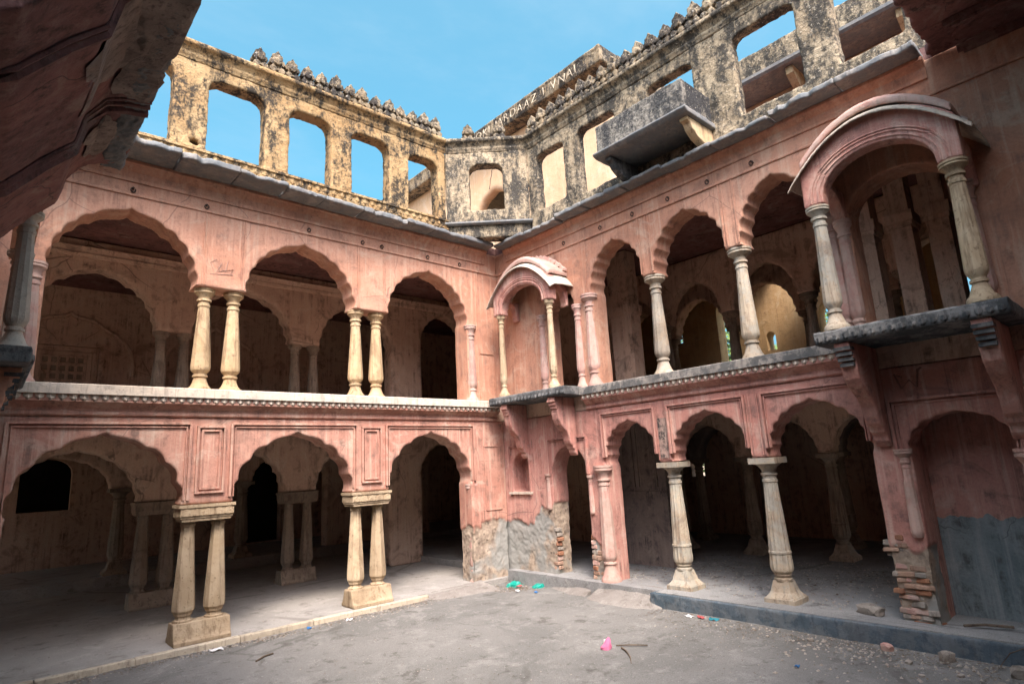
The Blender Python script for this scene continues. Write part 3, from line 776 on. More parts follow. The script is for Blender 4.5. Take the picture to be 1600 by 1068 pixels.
    for pts in ([(1.66, 2.24), (1.62, 2.10)], [(1.62, 2.10), (1.55, 2.17), (1.50, 2.10)], [(1.50, 2.10), (1.47, 2.26)], [(1.64, 2.22), (1.60, 2.2)], [(1.48, 2.24), (1.44, 2.27)]):
        mb.tube([FR(y, z, .002) for y, z in pts], .010, 5)
    obj('painted_mark', mb, 'scratch', t)
    return t
LR = lower_right()

UPR = [dict(a=.92, b=1.80, zs=3.8, za=4.16, solid=True, plain=True), dict(a=2.06, b=2.90, zs=3.9, za=4.60, solid=True),
       dict(a=3.11, b=4.07, zs=3.9, za=4.60), dict(a=4.27, b=5.12, zs=3.9, za=4.58), dict(a=5.46, b=6.06, zs=3.75, za=4.14, solid=True)]
def upper_right():
    t = thing('arcade', 'salmon upper arcade on single slender columns between the two roofed balconies', 'arcade')
    me = MB().prism(arcade_loop(-.5, 7.45, 2.602, 5.07, UPR), -.32, 0, FR).mesh('arch_wall')
    link('arch_wall', erode(me, .017, .005, 2.2), 'salmon', t)
    for y in (3.005, 4.17): put_column('up_right', t, FR(y, 2.6, -.14))
    for y in (5.19, 1.98): put_column('pil_ru', t, FR(y, 2.6, -.02), name='pilaster')
    for y, s in ((6.12, .8), (5.40, .8), (1.86, .85), (.86, .85)):
        q = put_column('pil', t, FR(y, 2.6, .01), name='pilaster', scale=s)
    for c in (3.005, 4.17):
        mb = MB()
        for s in (-.085, -.05, .05, .085): mb.box(c + s - .007, c + s + .007, 3.93, 4.72, -.02, .012 if abs(s) > .06 else .007, FR)
        obj('panel_frame', mb, 'salmon', t)
    mb = MB()
    for y in (5.2, 5.27): mb.box(y - .007, y + .007, 3.93, 4.72, -.02, .010, FR)
    obj('panel_frame', mb, 'salmon', t)
    obj('moulding', MB().sweep([(-.02, 4.70), (.018, 4.70), (.022, 4.715), (.012, 4.725), (.012, 4.745), (-.02, 4.745)], -.5, 7.12, FR), 'salmon', t)
    for y in (5.55, 4.85, 4.3, 3.75, 3.2, 2.65): ring_hook(t, FR, y, 4.80)
    return t
UR = upper_right()
ev = thing('eave', 'long unbroken grey stone eave slabs over the balcony wall', 'eave')
eave(ev, FR, .95, 6.86, .31, .27, 5.08, .08, 4.88, 'salmon', 9, 5, .055)

# ------------------------------------------------------------------ roofed balconies
def balcony(label, F, u0, u1, wp, cols, colkind, cz, ztop, zap, tipz, crz, mslab, matw, drop=1.64, colmats=(None, None), rooftop='pinkstone', roofed=True):
    t = thing('roofed_balcony', label, 'balcony')
    me = MB().sweep([(0, 2.5), (wp - .02, 2.5), (wp - .005, 2.512), (wp, 2.535), (wp, 2.61), (wp - .012, 2.62), (0, 2.62)], u0, u1, F).mesh('slab')
    s = link('slab', erode(me, .014, .005, 6, fine=.003), mslab, t)
    leaf_band(s, F, u0 + .01, u1 - .01, 2.505, 2.565, wp, mslab, .07)
    # brackets
    for c in cols:
        c2 = c + (.03 if c < sum(cols) / 2 else -.03)
        W = wp - .04
        P = [(0, 2.5)] + [(W * fx, fz if fz > 2.05 else 2.05 - (2.05 - fz) / .43 * (2.05 - drop)) for fx, fz in ((1, 2.5), (1, 2.43), (.93, 2.415), (.93, 2.36), (.85, 2.34), (.86, 2.27), (.82, 2.19), (.73, 2.12), (.60, 2.065), (.48, 2.02), (.40, 1.95), (.36, 1.87), (.31, 1.81), (.22, 1.785), (.22, 1.745), (.14, 1.725), (.13, 1.67), (.05, 1.62))] + [(0, drop)]
        me = MB().sweep([(a, b) for a, b in P], c2 - .065, c2 + .065, F).mesh('bracket')
        br = link('bracket', erode(me, .012, .003, 6), matw, t)
        mb = MB()
        for k in range(4):
            z0 = 2.46 - k * .045; ww = W - .0 - k * .022
            mb.box(c2 - .068 + k * .004, c2 + .068 - k * .004, z0 - .03, z0, ww - .10, ww + .012, F)
        obj('bracket_moulding', mb, mslab if colkind == 'stout' else matw, br)
    for c, cm_ in zip(cols, colmats):
        o = put_column(colkind, t, F(c, 2.62, cz), cm_)
        o.scale = (1, 1, (ztop - 2.62) / (1.2 if colkind == 'slim' else 1.19))
    if not roofed:
        obj('lintel', MB().box(u0, u1, ztop + .002, ztop + .12, cz - .08, cz + .08, F), matw, t)
        return t
    a0, a1 = min(cols) + .085, max(cols) - .085
    # front arch ring: band between the opening and an outer curve
    L = plain_arch(a0, a1, ztop + .02, zap, 18)
    U0, U1 = min(cols) - .085, max(cols) + .085; c = (U0 + U1) / 2; hw = (U1 - U0) / 2
    roofz = lambda u: tipz + (crz - .12 - tipz) * max(0, 1 - ((u - c) / (hw + .10)) ** 2) ** .85
    top = [(U0 + (U1 - U0) * i / 18, roofz(U0 + (U1 - U0) * i / 18) + .03) for i in range(19)]
    loop = [(U0, ztop + .002)] + [(U0, top[0][1])] + top[1:-1] + [(U1, top[-1][1]), (U1, ztop + .002), (a1, ztop + .002)] + L[::-1] + [(a0, ztop + .002)]
    clean = [loop[0]]
    for p in loop[1:]:
        if math.hypot(p[0] - clean[-1][0], p[1] - clean[-1][1]) > 1e-4: clean.append(p)
    me = MB().prism(clean, cz - .075, cz + .075, F).mesh('arch_front')
    fr = link('arch_front', erode(me, .014, .003, 4), matw, t)
    for off, d in ((.035, .016), (.075, .010), (.10, .014)):
        A = plain_arch(a0 - off, a1 + off, ztop + .02, zap + off, 22)
        obj('arch_moulding', MB().tube([F(u, min(z, roofz(u) - .01), cz + .075) for u, z in A], .011, 5), matw, fr)
    # side arches back to the wall
    for c2 in cols:
        S = lambda wv, z, off, c2=c2: F(c2 + off, z, wv)
        A = arch(.06, cz - .06, ztop - .05, zap - .10, n=3, b=.16)
        zt = tipz + .10
        lp = [(0, ztop - .05)] + [(0, zt), (cz, zt), (cz, ztop - .05)] + A[::-1]
        me = MB().prism(lp, -.06, .06, S).mesh('arch_side'); link('arch_side', erode(me, .014, .003, 5), matw, t)
    # curved roof shell and drooping eave
    n = 28
    def shell(name, ws, dz, th, ext, mat, drp=.0):
        mb = MB(); ua, ub = U0 - ext, U1 + ext; k = len(ws)
        H = lambda u: tipz + (crz - .12 - tipz) * (1 - min(1.25, abs((u - c) / (hw + .10)) ** 2.0))
        for t_ in (0, th):
            for j, wv in enumerate(ws):
                for i in range(n + 1):
                    u = ua + (ub - ua) * i / n
                    mb.v.append(F(u, H(u) + dz[j] + t_, wv))
        A = lambda s_, j, i: s_ * k * (n + 1) + j * (n + 1) + i
        for j in range(k - 1):
            for i in range(n):
                mb.f += [[A(0, j, i), A(0, j, i + 1), A(0, j + 1, i + 1), A(0, j + 1, i)], [A(1, j, i), A(1, j + 1, i), A(1, j + 1, i + 1), A(1, j, i + 1)]]
            for i in (0, n): mb.f.append([A(0, j, i), A(0, j + 1, i), A(1, j + 1, i), A(1, j, i)])
        for i in range(n):
            for j in (0, k - 1): mb.f.append([A(0, j, i), A(1, j, i), A(1, j, i + 1), A(0, j, i + 1)])
        me = mb.mesh(name); return link(name, erode(me, .013, .004, 6, fine=.002), mat, t)
    rf = shell('roof', (0, cz * .5, cz + .02, cz + .07), (.10, .10, .09, .05), .07, -.01, rooftop)
    shell('eave', (0, cz * .6, cz + .05, cz + .15), (.045, .04, .02, -.04), .026, .10, 'sill')
    # crest along the ridge
    mb = MB()
    H = lambda u: tipz + (crz - .12 - tipz) * (1 - ((u - c) / (hw + .10)) ** 2)
    for i in range(15):
        u = U0 + (U1 - U0) * (i + .5) / 15
        mb.prism([(u - .045, H(u) + .15), (u + .045, H(u) + .15), (u + .05, H(u) + .18), (u, H(u) + .235), (u - .05, H(u) + .18)], .02, .10, F)
    obj('ridge_crest', mb, rooftop, rf)
    return t
balcony('small pink roofed balcony on two slim cream columns in the corner', FR, 5.36, 6.93, .45, (5.62, 6.67), 'slim', .345, 3.87, 4.22, 4.02, 4.62, 'black', 'rose', 1.70, ('cream', 'cream'))
balcony('large roofed balcony with black lichen slab over the blind alcove', FR, .66, 2.03, .72, (.82, 1.86), 'stout', .61, 3.78, 4.15, 3.98, 4.55, 'black', 'rose', 1.60, ('cream', 'grey'))
balcony('balcony with a grey column beside the first arch, cut by the picture edge', FW, 5.36, 6.93, .57, (5.62, 6.67), 'stout', .46, 3.72, 4.22, 3.95, 4.75, 'black', 'salmon', 1.70, ('sill', 'sill'), roofed=False)

# ------------------------------------------------------------------ top storey
def parapet(label, F, u0, u1, wins, mat, zt=6.63, hole=None, band=True, sill=5.48, d=.22, corn=True, cut=.15):
    t = thing('parapet_wall', label, 'wall')
    hs = [window_hole(a, b, z0, z1, cut) for a, b, z0, z1 in wins]
    if hole: hs.append(hole)
    me = MB().prism([(u0, 5.15), (u1, 5.15), (u1, zt), (u0, zt)], -d, 0, F, hs).mesh('pierced_wall')
    link('pierced_wall', erode(me, .018, .012, 4, fine=.007), mat, t)
    if corn: cornice(t, F, u0, u1, mat, zt - .01)
    if band:
        obj('ledge', MB().sweep([(-.02, 5.29), (.05, 5.29), (.055, 5.31), (.03, 5.315), (.03, 5.42), (.06, 5.425), (.06, 5.455), (-.02, 5.465)], u0, u1, F), mat, t)
        leaf_band(t, F, u0, u1, 5.322, 5.42, .032, mat, .115)
    return t
pl_ = parapet('sunlit golden roof parapet with five open windows against the sky', FL, -.35, 5.2, [(.42, 1.30, 5.5, 6.5), (1.68, 2.36, 5.49, 6.47), (2.67, 3.26, 5.49, 6.46), (3.57, 4.18, 5.49, 6.45), (4.51, 5.06, 5.49, 6.42)], 'weather', hole=[(1.50, 5.53), (1.60, 5.52), (1.61, 5.58), (1.55, 5.60), (1.50, 5.585)])
merlons(pl_, FL, 2.15, 5.2, .212, 6.845, .03, 0)
pc_ = parapet('short slanted parapet with one window bridging the roof corner', FC, 0, 1.33, [(.38, .93, 5.62, 6.42)], 'weather_grey', band=False)
obj('shelf', MB().sweep([(-.4, 5.36), (.06, 5.36), (.08, 5.375), (.08, 5.40), (-.4, 5.41)], -.02, 1.36, FC), 'slab', pc_)
ang = math.atan2(-.88, 1.0)
FR2 = lambda u, z, w: (6.2 - w, u, z)
pr_ = parapet('lichen-dark grey roof parapet running above the balcony wall', FR2, -.5, 6.25, [(1.04, 1.62, 5.45, 6.42), (1.98, 2.70, 5.42, 6.45), (3.24, 3.92, 5.45, 6.45), (4.48, 5.18, 5.42, 6.45), (5.46, 6.06, 5.5, 6.43)], 'weather_grey', band=False, d=.17, cut=.10)
merlons(pr_, FR2, .9, 6.2, .212, 6.845, .03, R(-90), skip=())
merlons(pc_, FC, .25, 1.0, .26, 6.83, .0, ang, skip=(1,))

# box balcony in front of the parapet
def box_balcony():
    t = thing('box_balcony', 'grey walled box balcony jutting from the dark parapet', 'balcony')
    me = MB().sweep([(0, 5.40), (.62, 5.40), (.66, 5.425), (.68, 5.45), (.66, 5.47), (0, 5.47)], 3.02, 4.38, FR2).mesh('slab'); link('slab', erode(me, .014, .005, 6, fine=.003), 'slab', t)
    me = MB().box(3.06, 4.34, 5.46, 5.85, .52, .62, FR2).mesh('front_wall'); link('front_wall', erode(me, .014, .008, 6, fine=.006), 'weather_mid', t)
    for y in (3.06, 4.24):
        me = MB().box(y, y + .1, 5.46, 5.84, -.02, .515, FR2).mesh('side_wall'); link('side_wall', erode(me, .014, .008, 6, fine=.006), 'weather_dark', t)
    for y in (3.12, 4.22):
        me = MB().sweep([(-.1, 5.399), (.56, 5.399), (.56, 5.35), (.5, 5.34), (.46, 5.27), (.36, 5.20), (.2, 5.15), (-.1, 5.14)], y - .05, y + .05, FR2).mesh('bracket'); link('bracket', erode(me, .012, .004, 6), 'gold' if y < 3.5 else 'black', t)
box_balcony()

# the taller block behind, with scrawled coping
def back_block():
    t = thing('roof_pavilion', 'tall peach block behind the parapet with lettering along its coping', 'building')
    FB = lambda u, z, w: (8.35 - w, u, z)
    hole = [(9.2, 7.0), (10.2, 7.0), (10.2, 7.55), (10.0, 7.78), (9.6, 7.92), (9.25, 7.75), (9.2, 7.5)]
    link('wall', erode(MB().prism([(6.15, 5.2), (15, 5.2), (15, 9.0), (6.15, 9.0)], -.25, 0, FB, [hole]).mesh('wall'), .06, .006, 2), 'peach', t)
    obj('end_wall', MB().box(6.15, 6.4, 5.2, 9.0, -3, -.26, FB), 'peach', t)
    obj('rear_wall', MB().box(6.45, 15, 5.2, 8.9, -3, -2.8, FB), 'peach', t)
    cp = link('coping', erode(MB().sweep([(-.2, 8.98), (.30, 8.98), (.32, 9.0), (.34, 9.28), (.36, 9.29), (.36, 9.33), (-.2, 9.33)], 5.95, 15, FB).mesh('coping'), .03, .008, 4, fine=.005), 'merlon', t)
    obj('roof', MB().box(6.42, 15, 8.92, 8.97, -2.78, -.26, FB), 'dusty', t)  # unseen roof added to block the sky, so the wall opening goes dark
    obj('coping_end', MB().box(5.95, 6.3, 8.98, 9.33, -3, -.21, FB), 'merlon', t)
    y = 10.15
    rl = random.Random(2)
    for ch in 'CHOKI JARDAAZ I VNAI':
        if ch == ' ': y -= .15; continue
        cu = bpy.data.curves.new('letter', 'FONT'); cu.body = ch; cu.size = .27; cu.extrude = .006; cu.offset = -.005
        o = bpy.data.objects.new('letter', cu); col.objects.link(o); bpy.context.view_layer.update()
        me = bpy.data.meshes.new_from_object(o.evaluated_get(bpy.context.evaluated_depsgraph_get())); bpy.data.objects.remove(o)
        lt = link('letter', me, 'paint', t); wd = max(v.co.x for v in me.vertices)
        lt.matrix_world = Matrix.Translation((8.35 - .358, y, 9.045 + rl.uniform(-.01, .015))) @ Matrix(((0, 0, -1, 0), (-1, 0, 0, 0), (0, 1, 0, 0), (0, 0, 0, 1))) @ Matrix.Rotation(rl.uniform(-.1, .1), 4, 'Z')
        y -= wd + .045
    # crack down the lit wall
    mb = MB(); pts = []; y, z = 9.55, 8.95
    while z > 7.95:
        pts.append(FB(y, z, .001)); z -= .07; y += random.uniform(-.01, .06)
    mb.tube(pts, .009, 4); obj('crack', mb, 'dark', t)
back_block()
def back_low():
    t = thing('roof_balcony', 'peach wall and mouldy parapet seen through the dark windows', 'building')
    FB = lambda u, z, w: (8.0 - w, u, z)
    link('parapet', erode(MB().box(.6, 3.6, 6.98, 7.36, -.1, .05, FB).mesh('parapet'), .02, .01, 5, fine=.006), 'weather_grey', t)
    obj('slab', MB().sweep([(-.6, 6.90), (.1, 6.90), (.13, 6.93), (.13, 6.975), (-.6, 6.975)], .5, 3.65, FB), 'slab', t)
    obj('wall', MB().box(.5, 3.65, 5.2, 6.89, -.7, -.5, FB), 'peach', t)
    for y in (2.72, 1.35):
        obj('bracket', MB().sweep([(-.5, 6.89), (.02, 6.89), (.02, 6.78), (-.1, 6.68), (-.3, 6.53), (-.4, 6.28), (-.5, 6.08)], y - .05, y + .05, FB), 'gold', t)
back_low()

# ------------------------------------------------------------------ galleries behind the arches
def inner_arcade(label, F, bays, zb, zt, cols, kind, mat, u0, u1, colw=-.13, heads=None, colmat='dusty', cornz=None):
    t = thing('inner_arcade', label, 'arcade')
    me = MB().prism(arcade_loop(u0, u1, zb, zt, bays), -.28, 0, F).mesh('arch_wall')
    link('arch_wall', erode(me, .038, .005, 2), mat, t)
    for u in cols:
        if kind == 'octo': put_column('octo', t, F(u, zb, colw), colmat, rot=R(22.5))
        else: put_column(kind, t, F(u, zb, colw), colmat)
    if heads:
        for a, b in heads:
            if kind == 'octo':
                pair_foot('base_block', a - .03, b + .03, zb, F, t, colmat, d0=-.28, d1=.02); pair_head(a, b, zb + 1.206, F, t, colmat)
    if cornz: obj('moulding', MB().sweep([(-.02, cornz), (.03, cornz), (.05, cornz + .05), (.03, cornz + .06), (.07, cornz + .14), (-.02, cornz + .14)], u0, u1, F), mat, t)
    return t
FL2 = lambda u, z, w: (u, 9.6 - w, z)
lb = [dict(a=a, b=b, zs=1.38, za=2.12, solid=(i == 0)) for i, (a, b) in enumerate([(.28, 1.66), (2.2, 3.66), (4.22, 5.55)])] + [dict(a=6.25, b=7.35, zs=1.5, za=2.14, solid=True)]
inner_arcade('dim second row of arches behind the paired ground-floor columns', FL2, lb, 0, 2.3, (1.78, 2.09, 3.80, 4.10), 'octo', 'inner', -2.6, 8.2, heads=[(1.66, 2.2), (3.66, 4.22)])
ub = [dict(a=a, b=b, zs=3.802, za=4.62, solid=(i == 0)) for i, (a, b) in enumerate([(.3, 1.72), (2.25, 3.7), (4.25, 5.6)])] + [dict(a=6.3, b=7.4, zs=4.0, za=4.7, solid=True)]
inner_arcade('dim second row of arches behind the golden upper columns', FL2, ub, 2.6, 4.98, (1.84, 2.15, 3.84, 4.16), 'up_left', 'inner', -2.6, 8.2, cornz=4.72)
FL3 = lambda u, z, w: (u, 12.3 - w, z)
inner_arcade('deep third row of single columns on the raised step', FL3, [dict(a=a, b=b, zs=1.58, za=2.15, solid=(i == 0)) for i, (a, b) in enumerate([(.1, 1.72), (2.08, 3.78), (4.1, 5.6)])], .18, 2.3, (1.9, 3.94), 'back', 'inner', -2.6, 8.2)
def wall_open(name, F, u0, u1, z0, z1, holes, mat, d=.2):
    o = struct(name, MB().prism([(u0, z0), (u1, z0), (u1, z1), (u0, z1)], -d, 0, F, holes), mat); return o
def arch_hole(a, b, z0, zs, za): return [(a, z0), (b, z0)] + plain_arch(a, b, zs, za, 10)[::-1]
FLB = lambda u, z, w: (u, 14.6 - w, z)
wall_open('rear_wall', FLB, -3, 11.3, .18, 2.3, [[(.62, 1.22)] + [(1.42, 1.22)] + plain_arch(.62, 1.42, 1.9, 2.2, 10)[::-1], [(4.6, .2), (5.5, .2)] + plain_arch(4.6, 5.5, 1.6, 2.1, 10)[::-1]], 'inner')
slab('rear_wall', -3, 11.3, 15.4, 15.6, -.8, 2.3, 'dark')  # near-black colour stands in for the unlit room behind the openings
FLU = lambda u, z, w: (u, 12.2 - w, z)
wall_open('rear_wall', FLU, -3, 11.3, 2.6, 5.0, [], 'inner')
# carved blind window and blind arch on the upper rear wall
rw = thing('blind_window', 'shadowed carved blind window on the upper rear wall', 'window')
mb = MB()
for s, d in ((.0, .05), (.09, .03), (.16, .02)):
    for x in (.42 + s, 1.42 - s): mb.box(x - .03, x + .03, 3.05 + s, 4.0 - s, -.02, d, FLU)
    for z in (3.05 + s, 4.0 - s): mb.box(.39 + s, 1.45 - s, z - .03, z + .03, -.02, d + .003, FLU)
obj('frame', mb, 'inner', rw)
mb = MB()
for i in range(5):
    for j in range(4): mb.lathe(0, 0, [(0, .001)], 3) if 0 else mb.box(.63 + i * .12, .70 + i * .12, 3.27 + j * .14, 3.35 + j * .14, -.02, .03, FLU)
obj('carved_lattice', mb, 'dusty', rw)
for k, (a, b, lb_) in enumerate(((.0, 1.9, 'faint ogee blind arch framing the carved blind window'), (2.4, 4.1, 'faint ogee blind arch behind the middle upper bay'))):
    A = arch(a, b, 3.5, 4.55, n=1, b=.2)
    o = obj('blind_arch', MB().tube([FLU(u, z, .01) for u, z in A], .035, 6), 'inner'); tag(o, lb_, 'arch')
wall_open('side_wall', lambda u, z, w: (-2.6 + w, u, z), 7.2, 15, -.5, 5.0, [arch_hole(a, a + 1.5, z, z + 1.3, z + 1.95) for a in (7.6, 10.1, 12.7) for z in (.2, 2.75) if not (a > 12 and z > 2)], 'inner')  # unseen arched openings added to let daylight into the left gallery

FR3 = lambda u, z, w: (8.95 - w, u, z)
rb = [dict(a=a, b=b, zs=1.55, za=2.12, solid=(i == 0)) for i, (a, b) in enumerate([(1.2, 2.05), (2.3, 3.3), (3.55, 4.55), (4.8, 5.8), (6.05, 7.05)])]
inner_arcade('dark second row of fluted columns behind the grey columns', FR3, rb, .1, 2.3, (2.17, 3.42, 4.67, 5.92), 'low_right', 'inner', -2.3, 9.3)
rbu = [dict(a=a, b=b, zs=3.9, za=4.6, solid=(i == 0)) for i, (a, b) in enumerate([(1.0, 1.95), (2.25, 3.2), (3.5, 4.45), (4.75, 5.7), (6.0, 7.0)])]
inner_arcade('dark upper second row of columns seen between the slender columns', FR3, rbu, 2.6, 4.98, (2.1, 3.35, 4.6, 5.85), 'up_right', 'inner', -2.3, 9.3)
FR4 = lambda u, z, w: (10.1 - w, u, z)
inner_arcade('third row of dim columns deep in the rose ground-floor gallery', FR4, [dict(a=a, b=b, zs=1.55, za=2.12, solid=(i == 0)) for i, (a, b) in enumerate([(2.6, 3.6), (3.85, 4.85), (5.1, 6.1), (6.35, 7.35)])], .1, 2.3, (3.72, 4.97, 6.22), 'low_right', 'darkened', -2.3, 9.3)
inner_arcade('third row of dim columns deep in the upper gallery', FR4, [dict(a=a, b=b, zs=3.9, za=4.6, solid=(i == 0)) for i, (a, b) in enumerate([(1.4, 2.4), (2.7, 3.7), (4.0, 5.0), (5.3, 6.3), (6.6, 7.5)])], 2.6, 4.98, (2.55, 3.85, 5.15, 6.45), 'up_right', 'inner', -2.3, 9.3)
FRB = lambda u, z, w: (11.1 - w, u, z)
wall_open('rear_wall', FRB, -2.4, 15, -.5, 2.3, [arch_hole(6.62, 6.92, 1.2, 1.5, 1.64)], 'inner', .3)
wall_open('rear_wall', FRB, -2.4, 15, 2.6, 5.0, [arch_hole(6.78, 7.02, 4.0, 4.3, 4.5), arch_hole(5.55, 5.95, 3.3, 4.4, 4.75), arch_hole(3.72, 3.98, 3.2, 3.95, 4.2), arch_hole(1.6, 2.0, 3.2, 4.6, 4.85), arch_hole(4.8, 4.98, 3.5, 3.75, 3.86)], 'golden_lit', .3)
# massive inner piers seen through the arches
for lab, x, y, z0, z1 in (('tall square pier inside the upper gallery behind the first slender column', 7.75, 5.75, 2.6, 4.98), ('tall pier inside the large balcony doorway, first from its black-stained column', 7.3, 1.97, 2.6, 4.98), ('tall pier in the middle of the large balcony doorway', 7.35, 1.62, 2.6, 4.98), ('tall pier inside the large balcony doorway, beside the cream column', 7.4, 1.30, 2.6, 4.98)):
    t = thing('pier', lab, 'pier')
    h_ = .2 if x > 7.6 else .1
    obj('shaft', MB().box(x - .13, x + .13, z0, z1, y - h_, y + h_, BX), 'inner', t)
    obj('capital', MB().box(x - .16, x + .16, z0 + 1.35, z0 + 1.47, y - h_ - .03, y + h_ + .03, BX).box(x - .145, x + .145, z0 + 1.3, z0 + 1.35, y - h_ - .015, y + h_ + .015, BX), 'inner', t)
wall_open('side_wall', lambda u, z, w: (u, -2.3 + w, z), -2.4, 11.3, -.5, 5.0, [arch_hole(a, a + 1.6, z, z + 1.3, z + 1.95) for a in (6.7, 9.2) for z in (.15,)], 'inner')  # out-of-view openings added to bring southern light into the right-hand gallery
wall_open('side_wall', lambda u, z, w: (-2.3 + w, u, z), -2.4, 7.1, -.5, 5.0, [], 'inner')
# corner partition beside the door: panelled wall inside, plaster darkened
pt_ = slab('partition', 7.4, 7.55, 5.05, 6.45, .1, 2.3, 'darkened')
mb = MB(); FP = lambda u, z, w: (7.4 - w, u, z)
for y in (5.2, 5.52, 5.6, 5.92, 6.0, 6.32): mb.box(y - .012, y + .012, 1.2, 2.1, -.01, .018, FP)
mb.box(5.06, 6.44, 1.1, 1.14, -.01, .025, FP); mb.box(5.06, 6.44, 2.1, 2.13, -.01, .022, FP)
obj('panel_frame', mb, 'darkened', pt_)

# ------------------------------------------------------------------ the two wings beside and behind the camera
def near_wing(label1, label2, label3, F, u0, u1, bays):
    t = thing('arcade', label1, 'arcade')
    bl = [dict(a=a, b=b, zs=1.55, za=2.12, solid=(i == 0)) for i, (a, b) in enumerate(bays)]
    obj('arch_wall', MB().prism(arcade_loop(u0, u1, -.1, 2.30, bl), -.3, 0, F), 'rose', t)
    for i in range(len(bays) - 1): put_column('low_right', t, F((bays[i][1] + bays[i + 1][0]) / 2, .1, -.15))
    sill_course(t, F, u0, u1, 'sill_dark', 'sill', leaf=False, under='rose')
    t = thing('arcade', label2, 'arcade')
    bl = [dict(a=a, b=b, zs=3.9, za=4.55, solid=(i == 0)) for i, (a, b) in enumerate(bays)]
    obj('arch_wall', MB().prism(arcade_loop(u0, u1, 2.602, 5.0, bl), -.3, 0, F), 'salmon', t)
    for i in range(len(bays) - 1): put_column('up_right', t, F((bays[i][1] + bays[i + 1][0]) / 2, 2.6, -.14))
    t = thing('parapet_wall', label3, 'wall')
    obj('wall', MB().box(u0, u1, 5.2, 5.45, -.25, 0, F), 'weather_grey', t)
near_wing('ground arcade beside the photographer', 'upper arcade beside the photographer', 'blank parapet above the photographer', FW, -.2, 7.12, [(.6, 1.6), (1.8, 2.8), (3.0, 4.0), (4.2, 5.2)])
near_wing('ground arcade behind the photographer', 'upper arcade behind the photographer', 'blank parapet behind the photographer', FS, -.34, 6.17, [(.3, 1.4), (1.6, 2.7), (2.9, 4.0), (4.2, 5.3)])

def deep_eave(label, F, u0, u1, p, seed, n):
    t = thing('eave', label, 'eave')
    rnd = random.Random(seed)
    us = [u0 + (u1 - u0) * i / n + (rnd.uniform(-.1, .1) if 0 < i < n else 0) for i in range(n + 1)]
    for i in range(n):
        a, b = us[i] + .006, us[i + 1] - .006; m = int((b - a) / .05) + 2
        edge = [(a + (b - a) * k / m, p + .035 * noise.noise(Vector((a + k * .3, seed, 2))) + rnd.uniform(-.014, .014)) for k in range(m + 1)]
        G = lambda u, ww, zz, dz=rnd.uniform(-.012, .012): F(u, 5.05 + zz + dz, ww)
        me = MB().prism([(a, -.2)] + edge + [(b, -.2)], 0, .09, G).mesh('eave_slab')
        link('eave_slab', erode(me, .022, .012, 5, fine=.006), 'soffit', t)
        # remains of plaster and bed mouldings under the slab
        if rnd.random() < .8:
            pts = []; cu_, cw_ = (a + b) / 2, p * rnd.uniform(.3, .55)
            for k in range(16):
                th = 2 * math.pi * k / 16; r_ = 1 + .35 * noise.noise(Vector((math.cos(th) * 1.3, math.sin(th) * 1.3, i + seed)))
                pts.append((cu_ + (b - a) * .46 * r_ * math.cos(th), cw_ + p * .36 * r_ * math.sin(th)))
            G2 = lambda u, ww, zz: F(u, 5.036 + zz, ww)
            me = MB().prism(pts, -.012, .03, G2).mesh('plaster_patch'); link('plaster_patch', erode(me, .014, .006, 6), 'slab_under' if i % 2 else 'soffit', t)
        for q in (us[i + 1],):
            obj('bed_moulding', MB().box(q - .03, q + .03, 4.99, 5.045, 0, p - .18, F).box(q - .018, q + .018, 4.965, 4.99, 0, p - .22, F), 'soffit', t)
    obj('cove', MB().sweep([(-.1, 4.6), (.03, 4.6), (.05, 4.7), (.16, 4.86), (.36, 4.98), (.38, 5.04), (-.1, 5.04)], u0, u1, F), 'soffit', t)
